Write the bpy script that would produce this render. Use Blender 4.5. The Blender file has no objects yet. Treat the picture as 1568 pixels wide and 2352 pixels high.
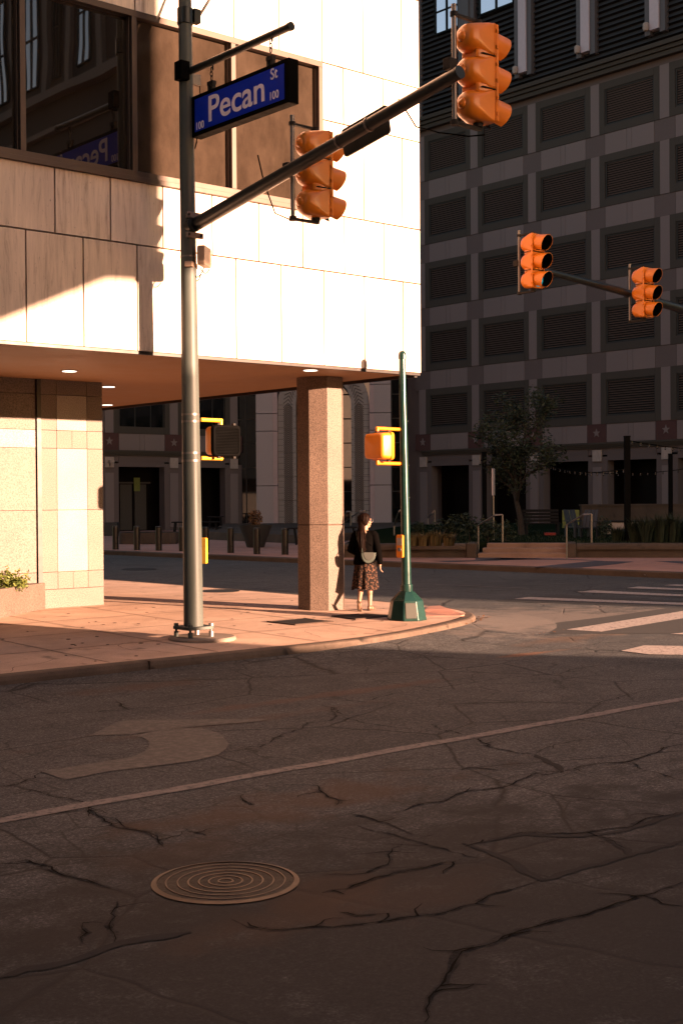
import bpy, bmesh, math, random
from mathutils import Vector, Matrix, Quaternion
R_ = math.radians
rnd = random.Random(7)
scene = bpy.context.scene
COL = scene.collection

# ---------------------------------------------------------------- camera, sky, sun, exposure
# axes: u = along the near street, v = along the cross street, z up (metres)
F_PX, CX, CY = 3037.76, 784.0, 1176.0
YAW, PITCH, ROLL = R_(40.83556), R_(-0.60197), R_(0.41691)
CAM = Vector((0, 0, 2.0))
_F = Vector((math.sin(YAW)*math.cos(PITCH), math.cos(YAW)*math.cos(PITCH), math.sin(PITCH)))
_R0 = Vector((math.cos(YAW), -math.sin(YAW), 0)); _D0 = _F.cross(_R0)
_c, _s = math.cos(ROLL), math.sin(ROLL)
RT = _R0*_c + _D0*_s; DN = _D0*_c - _R0*_s
cam = bpy.data.cameras.new('camera'); cam_ob = bpy.data.objects.new('camera', cam); COL.objects.link(cam_ob)
cam.sensor_fit = 'VERTICAL'; cam.sensor_height = 36; cam.sensor_width = 24
cam.lens = F_PX/2352*36; cam.clip_start = .1; cam.clip_end = 2000
m = Matrix.Identity(4)
for i in range(3):
    m[i][0] = RT[i]; m[i][1] = -DN[i]; m[i][2] = -_F[i]; m[i][3] = CAM[i]
cam_ob.matrix_world = m
scene.camera = cam_ob

PHI, EL = R_(19), R_(7.85)
SUN_STRENGTH, SKY_STRENGTH, EXPOSURE = 5.0, 0.044, 2.6
world = bpy.data.worlds.new('World'); scene.world = world; world.use_nodes = True
nt = world.node_tree; bg = nt.nodes['Background']
sky = nt.nodes.new('ShaderNodeTexSky'); sky.sky_type = 'NISHITA'; sky.sun_disc = False
sky.sun_elevation = EL; sky.sun_rotation = math.pi - PHI; sky.air_density = 1.2; sky.dust_density = 1.3
warm = nt.nodes.new('ShaderNodeMix'); warm.data_type = 'RGBA'; warm.blend_type = 'MULTIPLY'
warm.inputs[0].default_value = 1.0; warm.inputs[7].default_value = (1.0, .97, 1.05, 1)
nt.links.new(sky.outputs[0], warm.inputs[6]); nt.links.new(warm.outputs[2], bg.inputs[0])
bg.inputs[1].default_value = SKY_STRENGTH
sun = bpy.data.lights.new('sun', 'SUN'); sun.energy = SUN_STRENGTH; sun.angle = R_(.53); sun.color = (1, .60, .39)
sun_ob = bpy.data.objects.new('sun', sun); COL.objects.link(sun_ob); sun_ob.location = (40, -60, 40)
SDIR = Vector((-math.sin(PHI)*math.cos(EL), math.cos(PHI)*math.cos(EL), -math.sin(EL)))
sun_ob.rotation_mode = 'QUATERNION'; sun_ob.rotation_quaternion = SDIR.to_track_quat('-Z', 'Y')
vs = scene.view_settings; vs.view_transform = 'Standard'; vs.look = 'None'; vs.exposure = EXPOSURE; vs.gamma = 1
scene.cycles.use_denoising = True; scene.cycles.use_adaptive_sampling = False
scene.cycles.max_bounces = 8; scene.cycles.diffuse_bounces = 5; scene.cycles.glossy_bounces = 4
scene.cycles.sample_clamp_indirect = 3

# ---------------------------------------------------------------- survey helpers: sight lines cut with real planes
def ray(x, y): return RT*((x-CX)/F_PX) + DN*((y-CY)/F_PX) + _F
def cut(ax, val, x, y):
    d = ray(x, y); return CAM + d*((val-CAM[ax])/d[ax])
def G(x, y, z=0.0): return cut(2, z, x, y)
def Vp(v, x, y): return cut(1, v, x, y)
def Up(u, x, y): return cut(0, u, x, y)
def Dp(depth, x, y): return CAM + ray(x, y)*depth

# ---------------------------------------------------------------- mesh builder
class MB:
    def __init__(s): s.v = []; s.f = []; s.sm = []
    def add(s, vs_, fs, smooth=False):
        o = len(s.v); s.v += [Vector(p) for p in vs_]
        for f in fs: s.f.append([o+i for i in f]); s.sm.append(smooth)
        return s
    def box(s, x0, x1, y0, y1, z0, z1):
        return s.add([(x0,y0,z0),(x1,y0,z0),(x1,y1,z0),(x0,y1,z0),(x0,y0,z1),(x1,y0,z1),(x1,y1,z1),(x0,y1,z1)],
              [(0,3,2,1),(4,5,6,7),(0,1,5,4),(1,2,6,5),(2,3,7,6),(3,0,4,7)])
    def obox(s, c, a, b, n, ha, hb, hn):
        c, a, b, n = Vector(c), Vector(a)*ha, Vector(b)*hb, Vector(n)*hn
        P = [c+a*i+b*j+n*k for k in (-1,1) for i,j in ((-1,-1),(1,-1),(1,1),(-1,1))]
        return s.add(P, [(0,3,2,1),(4,5,6,7),(0,1,5,4),(1,2,6,5),(2,3,7,6),(3,0,4,7)])
    def prism(s, poly, h):
        h = Vector(h); n = len(poly); P = [Vector(p) for p in poly]
        return s.add(P+[p+h for p in P], [tuple(range(n))[::-1], tuple(range(n, 2*n))]+[(i,(i+1)%n,n+(i+1)%n,n+i) for i in range(n)])
    def sheet(s, poly): return s.add(poly, [tuple(range(len(poly)))])
    def rings(s, R, caps=True, closed=True, smooth=True):
        n = len(R[0]); o = []
        for r in R: o += r
        F = []
        for i in range(len(R)-1):
            for j in range(n if closed else n-1):
                k = (j+1) % n; F.append((i*n+j, i*n+k, (i+1)*n+k, (i+1)*n+j))
        s.add(o, F, smooth)
        if caps and closed:
            b = len(s.v)-len(o)
            s.f.append([b+j for j in range(n)][::-1]); s.sm.append(False)
            s.f.append([b+(len(R)-1)*n+j for j in range(n)]); s.sm.append(False)
        return s
    def tube(s, path, rad, n=12, caps=True):
        P = [Vector(p) for p in path]; R = []
        if not isinstance(rad, (list, tuple)): rad = [rad]*len(P)
        x = None
        for i, p in enumerate(P):
            t = (P[min(i+1, len(P)-1)]-P[max(i-1, 0)]).normalized()
            if x is None:
                x = t.cross(Vector((0,0,1)));
                if x.length < .05: x = t.cross(Vector((1,0,0)))
            x = (x - t*x.dot(t)).normalized(); y = t.cross(x)
            R.append([p + x*(rad[i]*math.cos(2*math.pi*k/n)) + y*(rad[i]*math.sin(2*math.pi*k/n)) for k in range(n)])
        return s.rings(R, caps)
    def lathe(s, base, prof, n=24, axis=(0,0,1), phase=0, smooth=True):
        a = Vector(axis).normalized(); x = a.cross(Vector((0,0,1)))
        if x.length < .05: x = Vector((1,0,0))
        x.normalize(); y = a.cross(x); b = Vector(base)
        R = [[b + a*h + x*(r*math.cos(2*math.pi*k/n+phase)) + y*(r*math.sin(2*math.pi*k/n+phase)) for k in range(n)] for r, h in prof]
        return s.rings(R, True, True, smooth)
    def ball(s, c, r, nu=12, nv=8, sc=(1,1,1), rot=None):
        c = Vector(c); R = []
        for i in range(1, nv):
            th = math.pi*i/nv; ring = []
            for k in range(nu):
                p = Vector((r*sc[0]*math.sin(th)*math.cos(2*math.pi*k/nu), r*sc[1]*math.sin(th)*math.sin(2*math.pi*k/nu), -r*sc[2]*math.cos(th)))
                ring.append(c + (rot @ p if rot else p))
            R.append(ring)
        return s.rings(R)
    def capsule(s, a, b, ra, rb, n=12):
        a, b = Vector(a), Vector(b); t = (b-a).normalized(); L = (b-a).length
        prof = [(ra*math.cos(x), -ra*math.sin(x)) for x in (1.5,1.2,.8,.4,0)] + [(rb*math.cos(x), L+rb*math.sin(x)) for x in (0,.4,.8,1.2,1.5)]
        return s.lathe(a, prof, n, t)
    def rbox(s, c, a, b, n, ha, hb, hn, r=.03, seg=4):   # box with rounded corners seen along n
        c, a, b, n = Vector(c), Vector(a), Vector(b), Vector(n); P = []
        for sx, sy, a0 in ((1,1,0),(-1,1,90),(-1,-1,180),(1,-1,270)):
            for i in range(seg+1):
                t = R_(a0+90*i/seg); P.append(c + a*(sx*(ha-r)+r*math.cos(t)) + b*(sy*(hb-r)+r*math.sin(t)) - n*hn)
        return s.prism(P, n*(2*hn))

WM = {}
def zp(u, v):                      # the pavement falls towards both kerbs
    return .15 + .017*max(0, min(v-13, (16.05-u)*1.5, 7))
def Gp(x, y, dz=0.0):
    z = .15
    for _ in range(8): p = G(x, y, z); z = zp(p.x, p.y)
    p.z += dz; return p
def smart(me, mb, ang=35):
    me.polygons.foreach_set('use_smooth', [bool(x) for x in mb.sm])
    if any(mb.sm): me.set_sharp_from_angle(angle=R_(ang))
def make(name, mb, mat, parent=None, label=None, local=False, bevel=0, ang=35):
    wm = WM.get(parent, Matrix.Identity(4)) if parent else Matrix.Identity(4)
    V = mb.v
    if parent and not local:
        inv = wm.inverted(); V = [inv @ p for p in mb.v]
    me = bpy.data.meshes.new(name); me.from_pydata([tuple(p) for p in V], [], mb.f); me.update(); smart(me, mb, ang)
    me.materials.append(mat)
    o = bpy.data.objects.new(name, me); COL.objects.link(o)
    if parent: o.parent = parent
    WM[o] = wm
    if label: o['label'] = label
    if bevel:
        b = o.modifiers.new('bevel', 'BEVEL'); b.width = bevel; b.segments = 2; b.limit_method = 'ANGLE'; b.angle_limit = R_(40)
    return o
def tag(o, label=None, cat=None, group=None, kind=None):
    if label: o['label'] = label
    if cat: o['category'] = cat
    if group: o['group'] = group
    if kind: o['kind'] = kind
    return o
def thing(name, label, cat, loc=(0,0,0), rotz=0.0, group=None):
    o = bpy.data.objects.new(name, None); COL.objects.link(o); o.empty_display_size = .2
    o.location = loc; o.rotation_euler = (0, 0, rotz)
    WM[o] = Matrix.Translation(Vector(loc)) @ Matrix.Rotation(rotz, 4, 'Z')
    return tag(o, label, cat, group)
def struct(name, mb, mat, **k): return tag(make(name, mb, mat, **k), kind='structure')
def copy_tree(o, loc=None, rotz=None, parent=None, label=None):
    c = o.copy(); COL.objects.link(c)
    if parent: c.parent = parent
    if loc is not None: c.location = loc
    if rotz is not None: c.rotation_euler = (0, 0, rotz)
    WM[c] = (Matrix.Translation(Vector(loc)) @ Matrix.Rotation(rotz or 0, 4, 'Z')) if loc is not None else WM.get(parent)
    if label: c['label'] = label
    for ch in list(o.children): copy_tree(ch, parent=c)
    return c

# ---------------------------------------------------------------- materials
def _nodes(name):
    mt = bpy.data.materials.new(name); mt.use_nodes = True
    n = mt.node_tree.nodes; return mt, n, mt.node_tree.links, n['Principled BSDF']
def setp(b, rough=.6, metal=0.0, spec=.5, coat=0.0):
    b.inputs['Roughness'].default_value = rough; b.inputs['Metallic'].default_value = metal
    b.inputs['Specular IOR Level'].default_value = spec; b.inputs['Coat Weight'].default_value = coat
def coord(n, l, scale=(1,1,1), kind='Object'):
    tc = n.new('ShaderNodeTexCoord'); mp = n.new('ShaderNodeMapping'); mp.inputs['Scale'].default_value = scale
    l.new(tc.outputs[kind], mp.inputs[0]); return mp.outputs[0]
def noise(n, l, vec, scale, detail=5, rough=.6, dist=0):
    t = n.new('ShaderNodeTexNoise'); t.inputs['Scale'].default_value = scale; t.inputs['Detail'].default_value = detail
    t.inputs['Roughness'].default_value = rough; t.inputs['Distortion'].default_value = dist
    l.new(vec, t.inputs['Vector']); return t.outputs[0]
def ramp(n, l, fac, stops):
    r = n.new('ShaderNodeValToRGB'); e = r.color_ramp.elements
    while len(e) < len(stops): e.new(.5)
    for el, (p, c) in zip(e, stops):
        el.position = p; el.color = (*c, 1) if len(c) == 3 else c
    l.new(fac, r.inputs[0]); return r.outputs[0]
def mixc(n, l, fac, a, b, mode='MIX'):
    x = n.new('ShaderNodeMix'); x.data_type = 'RGBA'; x.blend_type = mode
    for sock, val in ((x.inputs[0], fac), (x.inputs[6], a), (x.inputs[7], b)):
        if hasattr(val, 'is_linked'): l.new(val, sock)
        elif isinstance(val, (int, float)): sock.default_value = val
        else: sock.default_value = (*val, 1)
    return x.outputs[2]
def math_(n, l, op, a, b=None, clamp=False):
    x = n.new('ShaderNodeMath'); x.operation = op; x.use_clamp = clamp
    for i, val in enumerate((a, b)):
        if val is None: continue
        if hasattr(val, 'is_linked'): l.new(val, x.inputs[i])
        else: x.inputs[i].default_value = val
    return x.outputs[0]
def bump(n, l, b, h, strength=.3, dist=.01):
    x = n.new('ShaderNodeBump'); x.inputs['Strength'].default_value = strength; x.inputs['Distance'].default_value = dist
    l.new(h, x.inputs['Height']); l.new(x.outputs[0], b.inputs['Normal'])
def g3(v): return (v, v, v)
def plain(name, col, rough=.6, metal=0, spec=.5, var=.2, scale=6, bmp=0, bscale=60, stretch=(1,1,1), coat=0, island=0):
    mt, n, l, b = _nodes(name); setp(b, rough, metal, spec, coat)
    v = coord(n, l, stretch); f = noise(n, l, v, scale)
    c = mixc(n, l, 1.0, col, ramp(n, l, f, [(.25, g3(1-var)), (.75, g3(1+var))]), 'MULTIPLY')
    if island:
        ge = n.new('ShaderNodeNewGeometry')
        c = mixc(n, l, 1.0, c, ramp(n, l, ge.outputs['Random Per Island'], [(0, g3(1-island)), (1, g3(1+island))]), 'MULTIPLY')
    l.new(c, b.inputs['Base Color'])
    l.new(math_(n, l, 'MULTIPLY', ramp(n, l, f, [(.2, g3(.8)), (.8, g3(1.2))]), rough, True), b.inputs['Roughness'])
    if bmp: bump(n, l, b, noise(n, l, v, bscale, 4), bmp, .01)
    return mt
def granite(name, lo, hi, scale=55, var=.12, rough=.55, island=.06):
    mt, n, l, b = _nodes(name); setp(b, rough, 0, .35)
    v = coord(n, l)
    f = noise(n, l, v, scale, 3, .7); big = noise(n, l, v, 1.3, 3)
    c = ramp(n, l, f, [(.36, lo), (.47, tuple((a+bb)/2 for a, bb in zip(lo, hi))), (.60, hi)])
    c = mixc(n, l, 1.0, c, ramp(n, l, big, [(.3, g3(1-var)), (.7, g3(1+var))]), 'MULTIPLY')
    ge = n.new('ShaderNodeNewGeometry')
    c = mixc(n, l, 1.0, c, ramp(n, l, ge.outputs['Random Per Island'], [(0, g3(1-island)), (1, g3(1+island))]), 'MULTIPLY')
    l.new(c, b.inputs['Base Color']); bump(n, l, b, f, .12, .004)
    return mt
def glassy(name, col, fac=.25, wav=.0, rough=.02, tint=(1,1,1), dust=0.0):
    mt, n, l, b = _nodes(name); out = n['Material Output']
    v = coord(n, l); setp(b, .7, 0, 0)
    f = noise(n, l, coord(n, l, (1,1,.5)), 2.2, 7, .7)
    l.new(mixc(n, l, 1.0, col, ramp(n, l, f, [(.25, g3(1-dust)), (.75, g3(1+dust))]), 'MULTIPLY'), b.inputs['Base Color'])
    gl = n.new('ShaderNodeBsdfGlossy'); gl.inputs['Roughness'].default_value = rough; gl.inputs['Color'].default_value = (*tint, 1)
    if wav:
        bp = n.new('ShaderNodeBump'); bp.inputs['Strength'].default_value = wav; bp.inputs['Distance'].default_value = .05
        l.new(noise(n, l, v, .9, 1), bp.inputs['Height']); l.new(bp.outputs[0], gl.inputs['Normal'])
    lw = n.new('ShaderNodeFresnel'); lw.inputs['IOR'].default_value = 1.5
    mx = n.new('ShaderNodeMixShader'); l.new(math_(n, l, 'ADD', lw.outputs[0], fac, True), mx.inputs[0])
    l.new(b.outputs[0], mx.inputs[1]); l.new(gl.outputs[0], mx.inputs[2]); l.new(mx.outputs[0], out.inputs[0])
    return mt
def emit(name, col, s):
    mt, n, l, b = _nodes(name); b.inputs['Base Color'].default_value = (*col, 1)
    b.inputs['Emission Color'].default_value = (*col, 1); b.inputs['Emission Strength'].default_value = s
    return mt

def asphalt(name, lo, hi, stains_and_light):
    mt, n, l, b = _nodes(name); setp(b, .85, 0, .3)
    v = coord(n, l)
    fine = noise(n, l, v, 48, 7, .82); mid = noise(n, l, v, 2.2, 8, .65, .4); big = noise(n, l, v, .28, 5, .55)
    c = ramp(n, l, math_(n, l, 'ADD', math_(n, l, 'MULTIPLY', mid, .6), math_(n, l, 'MULTIPLY', big, .4)), [(.36, lo), (.64, hi)])
    c = mixc(n, l, 1.0, c, ramp(n, l, fine, [(.37, g3(.20)), (.46, g3(.78)), (.54, g3(1.22)), (.63, g3(3.0))]), 'MULTIPLY')
    c = mixc(n, l, 1.0, c, ramp(n, l, noise(n, l, v, 17, 5, .8), [(.36, g3(.62)), (.5, g3(1.0)), (.62, g3(1.5))]), 'MULTIPLY')
    # worn wheel tracks and seams running with the street
    st = noise(n, l, coord(n, l, (.12, 2.2, 1)), 1.0, 5, .6)
    c = mixc(n, l, 1.0, c, ramp(n, l, st, [(.3, g3(.86)), (.7, g3(1.14))]), 'MULTIPLY')
    # light stone chips showing in the worn binder
    vo = n.new('ShaderNodeTexVoronoi'); vo.inputs['Scale'].default_value = 34; l.new(v, vo.inputs['Vector'])
    chip = math_(n, l, 'LESS_THAN', vo.outputs['Distance'], .11)
    chip = math_(n, l, 'MULTIPLY', chip, ramp(n, l, noise(n, l, v, 1.1, 3), [(.45, g3(0)), (.62, g3(.8))]))
    c = mixc(n, l, chip, c, (.16, .15, .14))
    # fine alligator cracking
    dv = mixc(n, l, .09, v, n_col(n, l, v, 2.5), 'ADD')
    cr = n.new('ShaderNodeTexVoronoi'); cr.feature = 'DISTANCE_TO_EDGE'; cr.inputs['Scale'].default_value = .55; l.new(dv, cr.inputs['Vector'])
    ck = ramp(n, l, cr.outputs['Distance'], [(0, g3(1)), (.011, g3(0))])
    ck = math_(n, l, 'MULTIPLY', ck, ramp(n, l, noise(n, l, v, .5, 2), [(.36, g3(0)), (.5, g3(.9))]))
    c = mixc(n, l, ck, c, (.008, .007, .007))
    cr2 = n.new('ShaderNodeTexVoronoi'); cr2.feature = 'DISTANCE_TO_EDGE'; cr2.inputs['Scale'].default_value = 1.5; l.new(mixc(n, l, .14, v, n_col(n, l, v, 3.1), 'ADD'), cr2.inputs['Vector'])
    ck2 = math_(n, l, 'MULTIPLY', ramp(n, l, cr2.outputs['Distance'], [(0, g3(1)), (.018, g3(0))]), ramp(n, l, noise(n, l, v, .33, 3), [(.44, g3(0)), (.54, g3(.75))]))
    c = mixc(n, l, ck2, c, (.012, .011, .010))
    # brown silt and rust staining, painted light falloff and a brightened sunlit corner, each with its own place and ragged outline
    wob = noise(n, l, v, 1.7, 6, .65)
    for (x, y, rx, ry, amt, col) in stains_and_light:
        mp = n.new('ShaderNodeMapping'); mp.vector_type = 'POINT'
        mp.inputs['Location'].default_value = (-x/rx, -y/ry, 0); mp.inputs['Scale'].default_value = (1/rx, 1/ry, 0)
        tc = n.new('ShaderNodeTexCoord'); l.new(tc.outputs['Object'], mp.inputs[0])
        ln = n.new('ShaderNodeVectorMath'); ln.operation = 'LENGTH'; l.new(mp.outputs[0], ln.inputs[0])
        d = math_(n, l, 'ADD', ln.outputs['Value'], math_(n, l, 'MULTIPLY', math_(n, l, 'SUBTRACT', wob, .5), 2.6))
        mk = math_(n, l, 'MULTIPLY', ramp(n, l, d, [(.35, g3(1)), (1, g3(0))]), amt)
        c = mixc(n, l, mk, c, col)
    l.new(c, b.inputs['Base Color'])
    hh = math_(n, l, 'ADD', fine, math_(n, l, 'MULTIPLY', ck, -2.0))
    bump(n, l, b, hh, .35, .008)
    return mt
def n_col(n, l, vec, scale):
    t = n.new('ShaderNodeTexNoise'); t.inputs['Scale'].default_value = scale; t.inputs['Detail'].default_value = 4
    l.new(vec, t.inputs['Vector']); return t.outputs['Color']
def travertine(name, col):
    mt, n, l, b = _nodes(name); setp(b, .5, 0, .35)
    v = coord(n, l, (1, 1, .09)); f = noise(n, l, v, 14, 6, .7, .6); p = noise(n, l, coord(n, l, (1, 1, .35)), 38, 3, .6)
    big = noise(n, l, coord(n, l, (1, 1, .4)), .9, 4)
    c = mixc(n, l, 1.0, col, ramp(n, l, f, [(.30, (.55, .49, .45)), (.48, g3(.93)), (.7, g3(1.1))]), 'MULTIPLY')
    c = mixc(n, l, 1.0, c, ramp(n, l, big, [(.3, g3(.85)), (.7, g3(1.1))]), 'MULTIPLY')
    c = mixc(n, l, 1.0, c, ramp(n, l, p, [(.26, g3(.45)), (.35, g3(1))]), 'MULTIPLY')
    ge = n.new('ShaderNodeNewGeometry')
    c = mixc(n, l, 1.0, c, ramp(n, l, ge.outputs['Random Per Island'], [(0, (.86, .84, .82)), (1, g3(1.05))]), 'MULTIPLY')
    l.new(c, b.inputs['Base Color']); return mt
def concrete(name, col, var=.2, stain=.45):
    mt, n, l, b = _nodes(name); setp(b, .8, 0, .3); v = coord(n, l)
    f = noise(n, l, v, 90, 3, .7); mdm = noise(n, l, v, 1.6, 7, .65, .5); big = noise(n, l, v, .35, 4)
    c = mixc(n, l, 1.0, col, ramp(n, l, mdm, [(.3, g3(1-var)), (.7, g3(1+var*.7))]), 'MULTIPLY')
    c = mixc(n, l, 1.0, c, ramp(n, l, big, [(.3, (.82, .78, .76)), (.7, g3(1.1))]), 'MULTIPLY')
    c = mixc(n, l, 1.0, c, ramp(n, l, f, [(.3, g3(.8)), (.7, g3(1.18))]), 'MULTIPLY')
    sp = noise(n, l, v, 3.1, 2); c = mixc(n, l, 1.0, c, ramp(n, l, sp, [(.27, g3(1-stain)), (.37, g3(1))]), 'MULTIPLY')
    l.new(c, b.inputs['Base Color']); bump(n, l, b, f, .2, .004); return mt
def brushed_floral(name, a, bcol):
    mt, n, l, b = _nodes(name); setp(b, .85, 0, .2); v = coord(n, l)
    vo = n.new('ShaderNodeTexVoronoi'); vo.inputs['Scale'].default_value = 34; l.new(mixc(n, l, .05, v, n_col(n, l, v, 20), 'ADD'), vo.inputs['Vector'])
    f = noise(n, l, v, 42, 2)
    k = math_(n, l, 'MULTIPLY', ramp(n, l, vo.outputs['Distance'], [(.40, g3(1)), (.50, g3(0))]), ramp(n, l, f, [(.42, g3(0)), (.52, g3(1))]))
    l.new(mixc(n, l, k, a, bcol), b.inputs['Base Color']); return mt
# ================================================================ materials in use
def gp(x, y): p = G(x, y); return p.x, p.y
M = {}
M['asphalt'] = asphalt('worn_asphalt', (.042, .043, .045), (.076, .075, .076), [(4.2, 4.2, 4.8, 3.0, .85, (.018, .018, .019)), (8.5, 3.2, 4.2, 2.6, .8, (.019, .019, .020)), (16.3, 14.2, 3.6, 2.6, .7, (.20, .165, .145)), (18.5, 12.0, 3.0, 2.6, .4, (.18, .15, .13)),  # first two paint the foreground light falloff; next two sandy patches brighten the sunlit corner
    (*gp(700, 1842), 1.5, .45, .5, (.10, .055, .032)), (*gp(560, 1655), 2.2, .16, .3, (.11, .06, .036)),
    (*gp(760, 1595), 2.2, .16, .42, (.13, .06, .036)), (*gp(330, 1580), .9, .25, .4, (.1, .05, .03)),
    (*gp(735, 2045), .45, .3, .55, (.09, .045, .024)), (*gp(640, 2120), .7, .25, .4, (.08, .042, .024)),
    (*gp(430, 1960), .6, .3, .35, (.075, .042, .026)), (*gp(1300, 1468), 1.6, .3, .4, (.14, .075, .04)),
    (*gp(930, 2060), .8, .35, .3, (.075, .04, .024)), (*gp(1215, 1502), .9, .12, .6, (.2, .085, .04)),
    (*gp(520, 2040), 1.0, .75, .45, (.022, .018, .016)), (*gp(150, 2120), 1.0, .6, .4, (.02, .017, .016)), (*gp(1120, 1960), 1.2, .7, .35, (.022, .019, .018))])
M['crack'] = plain('crack_shadow', (.010, .009, .008), .95, 0, .05, var=.3)
M['tar'] = plain('tar_seal', (.034, .033, .033), .9, 0, .1, var=.3, bmp=.3)
M['new_asphalt'] = plain('newer_asphalt', (.066, .063, .062), .85, 0, .2, var=.25, scale=40, bmp=.3, bscale=160)
def paint(name, col, hold):
    mt, n, l, b = _nodes(name); setp(b, .7, 0, .3); v = coord(n, l)
    f = noise(n, l, v, 14, 7, .75); q = noise(n, l, v, 90, 3, .7)
    k = ramp(n, l, math_(n, l, 'ADD', math_(n, l, 'MULTIPLY', f, .7), math_(n, l, 'MULTIPLY', q, .3)), [(hold-.05, g3(0)), (hold+.06, g3(1))])
    l.new(mixc(n, l, k, (.066, .065, .065), col), b.inputs['Base Color']); return mt
M['paint'] = paint('road_paint', (.43, .36, .33), .44)
M['paint_worn'] = paint('worn_road_paint', (.125, .115, .112), .515)
M['paint_line'] = paint('lane_paint', (.205, .175, .168), .465)
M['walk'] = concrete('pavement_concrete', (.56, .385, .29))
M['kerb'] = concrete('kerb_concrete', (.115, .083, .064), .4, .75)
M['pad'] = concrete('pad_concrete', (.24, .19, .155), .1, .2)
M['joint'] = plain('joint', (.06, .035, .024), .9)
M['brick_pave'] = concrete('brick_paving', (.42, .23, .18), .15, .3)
M['blue_pave'] = concrete('slate_paving', (.085, .075, .085), .15, .3)
M['trav'] = travertine('travertine', (.80, .67, .57))
M['gap'] = plain('dark_gap', (.02, .015, .012), .9)
M['soffit'] = plain('soffit_paint', (.33, .18, .085), .6, var=.05, scale=1.5)
M['granite'] = granite('warm_granite', (.060, .042, .033), (.155, .122, .10), 60)
M['granite_l'] = granite('light_granite', (.15, .125, .105), (.26, .23, .205), 60)
M['granite_c'] = granite('column_granite', (.050, .034, .027), (.165, .115, .090), 62)
M['bronze'] = plain('bronze_frame', (.060, .036, .026), .45, .25, var=.15)
M['bronze_d'] = plain('dark_metal_strip', (.016, .011, .010), .4, .3)
M['pane_w'] = glassy('wavy_window_glass', (.010, .008, .006), .13, .028, .012, (1, .95, .9), .5)
M['pane_d'] = glassy('dusty_window_glass', (.038, .0265, .019), .02, .03, .03, (.9, .8, .7), .5)
M['pole'] = plain('weathered_green_pole', (.066, .076, .069), .5, .0, .4, var=.3, scale=3, stretch=(1, 1, .25))
M['pole_d'] = plain('dark_green_pole', (.010, .036, .030), .24, .1, .6, var=.2)
M['arm'] = plain('dark_arm_paint', (.014, .017, .016), .38, .1, .5, var=.25)
M['galv'] = plain('galvanised_steel', (.20, .18, .17), .42, .7, var=.15, scale=20)
M['steel'] = plain('brushed_steel', (.040, .034, .032), .3, .6, var=.1)
M['orange'] = plain('signal_orange', (.72, .205, .009), .38, 0, .5, var=.1, scale=4, coat=.2)
M['yellow'] = plain('signal_yellow', (.72, .36, .02), .4, 0, .5, var=.1)
M['black'] = plain('black_plastic', (.0022, .002, .0019), .7, 0, .03, var=.2)
M['visor_in'] = plain('visor_inside_black', (.002, .002, .002), .8, 0, .1)
M['lens_r'] = glassy('red_lens', (.05, .004, .003), .0, 0, .1)
M['lens_a'] = glassy('amber_lens', (.06, .02, .002), .0, 0, .1)
M['lens_g'] = glassy('green_lens', (.002, .025, .02), .0, 0, .1)
M['lens_on'] = emit('lit_green_lens', (.0, .16, .20), .25)
M['sign_blue'] = plain('sign_blue', (.001, .030, .55), .35, 0, .4, var=.08)
M['letter'] = plain('sign_lettering', (.80, .76, .90), .5, var=.05)
M['cream'] = plain('cream_plastic', (.40, .28, .20), .5, var=.06)
M['plaq'] = plain('pale_plaque', (.34, .28, .25), .7)
M['dk_iron'] = plain('cast_iron', (.018, .015, .014), .7, .15, .3, var=.5, scale=30, bmp=.3)
M['rust_iron'] = plain('polished_rim_iron', (.055, .034, .024), .5, .4, var=.3, scale=12)
M['tactile'] = plain('tactile_red', (.36, .17, .125), .8, var=.15)
M['stone_lt'] = plain('office_light_panel', (.19, .155, .15), .8, 0, .15, var=.08, scale=30, island=.05)
M['stone_md'] = plain('office_mid_stone', (.125, .099, .095), .8, 0, .15, var=.1, scale=30, island=.05)
M['stone_dk'] = plain('office_dark_stone', (.066, .058, .050), .8, 0, .1, var=.12, scale=30)
M['stone_red'] = plain('red_stone', (.085, .045, .043), .8, 0, .1, var=.1)
M['louvre'] = plain('louvre_metal', (.010, .0135, .0135), .7, 0, .1, var=.15)
M['screen_slat'] = plain('grey_screen_slat', (.042, .042, .044), .7, 0, .1, var=.15)
M['screen_back'] = plain('screen_back', (.022, .022, .023), .9, 0, .05)
M['louvre_back'] = plain('louvre_void', (.009, .0095, .0095), .9)
M['fr_lt'] = plain('window_trim', (.036, .035, .033), .6, 0, .2)
M['fin'] = plain('pale_fin', (.5, .43, .47), .6, var=.06)
M['fin_s'] = plain('fin_side', (.085, .075, .080), .6, var=.1)
M['shopglass'] = plain('shopfront_dark', (.006, .004, .0035), .5, 0, .08, var=.5, scale=.6)
M['curtain'] = glassy('curtain_glass', (.004, .005, .005), .03, 0, .03)
M['skyglass'] = glassy('sky_glass', (.05, .05, .06), .62, 0, .05, (1, .95, 1))
M['portal'] = plain('portal_stone', (.36, .295, .29), .7, var=.07, scale=18, island=.03)
M['portal_p'] = plain('portal_pink', (.42, .305, .30), .7, var=.07)
M['portal_g'] = plain('portal_carved', (.29, .245, .225), .75, var=.1, scale=18)
M['groove_shade'] = plain('portal_groove_shade', (.09, .072, .066), .85, 0, .1)  # dark colour paints the shade inside the carved chevron grooves
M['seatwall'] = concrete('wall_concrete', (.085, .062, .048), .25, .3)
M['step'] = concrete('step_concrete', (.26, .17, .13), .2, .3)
M['soil'] = plain('soil', (.03, .022, .016), .95, bmp=.4)
M['lawn'] = plain('lawn_base', (.012, .018, .009), .95, 0, .0, bmp=.4)
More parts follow.
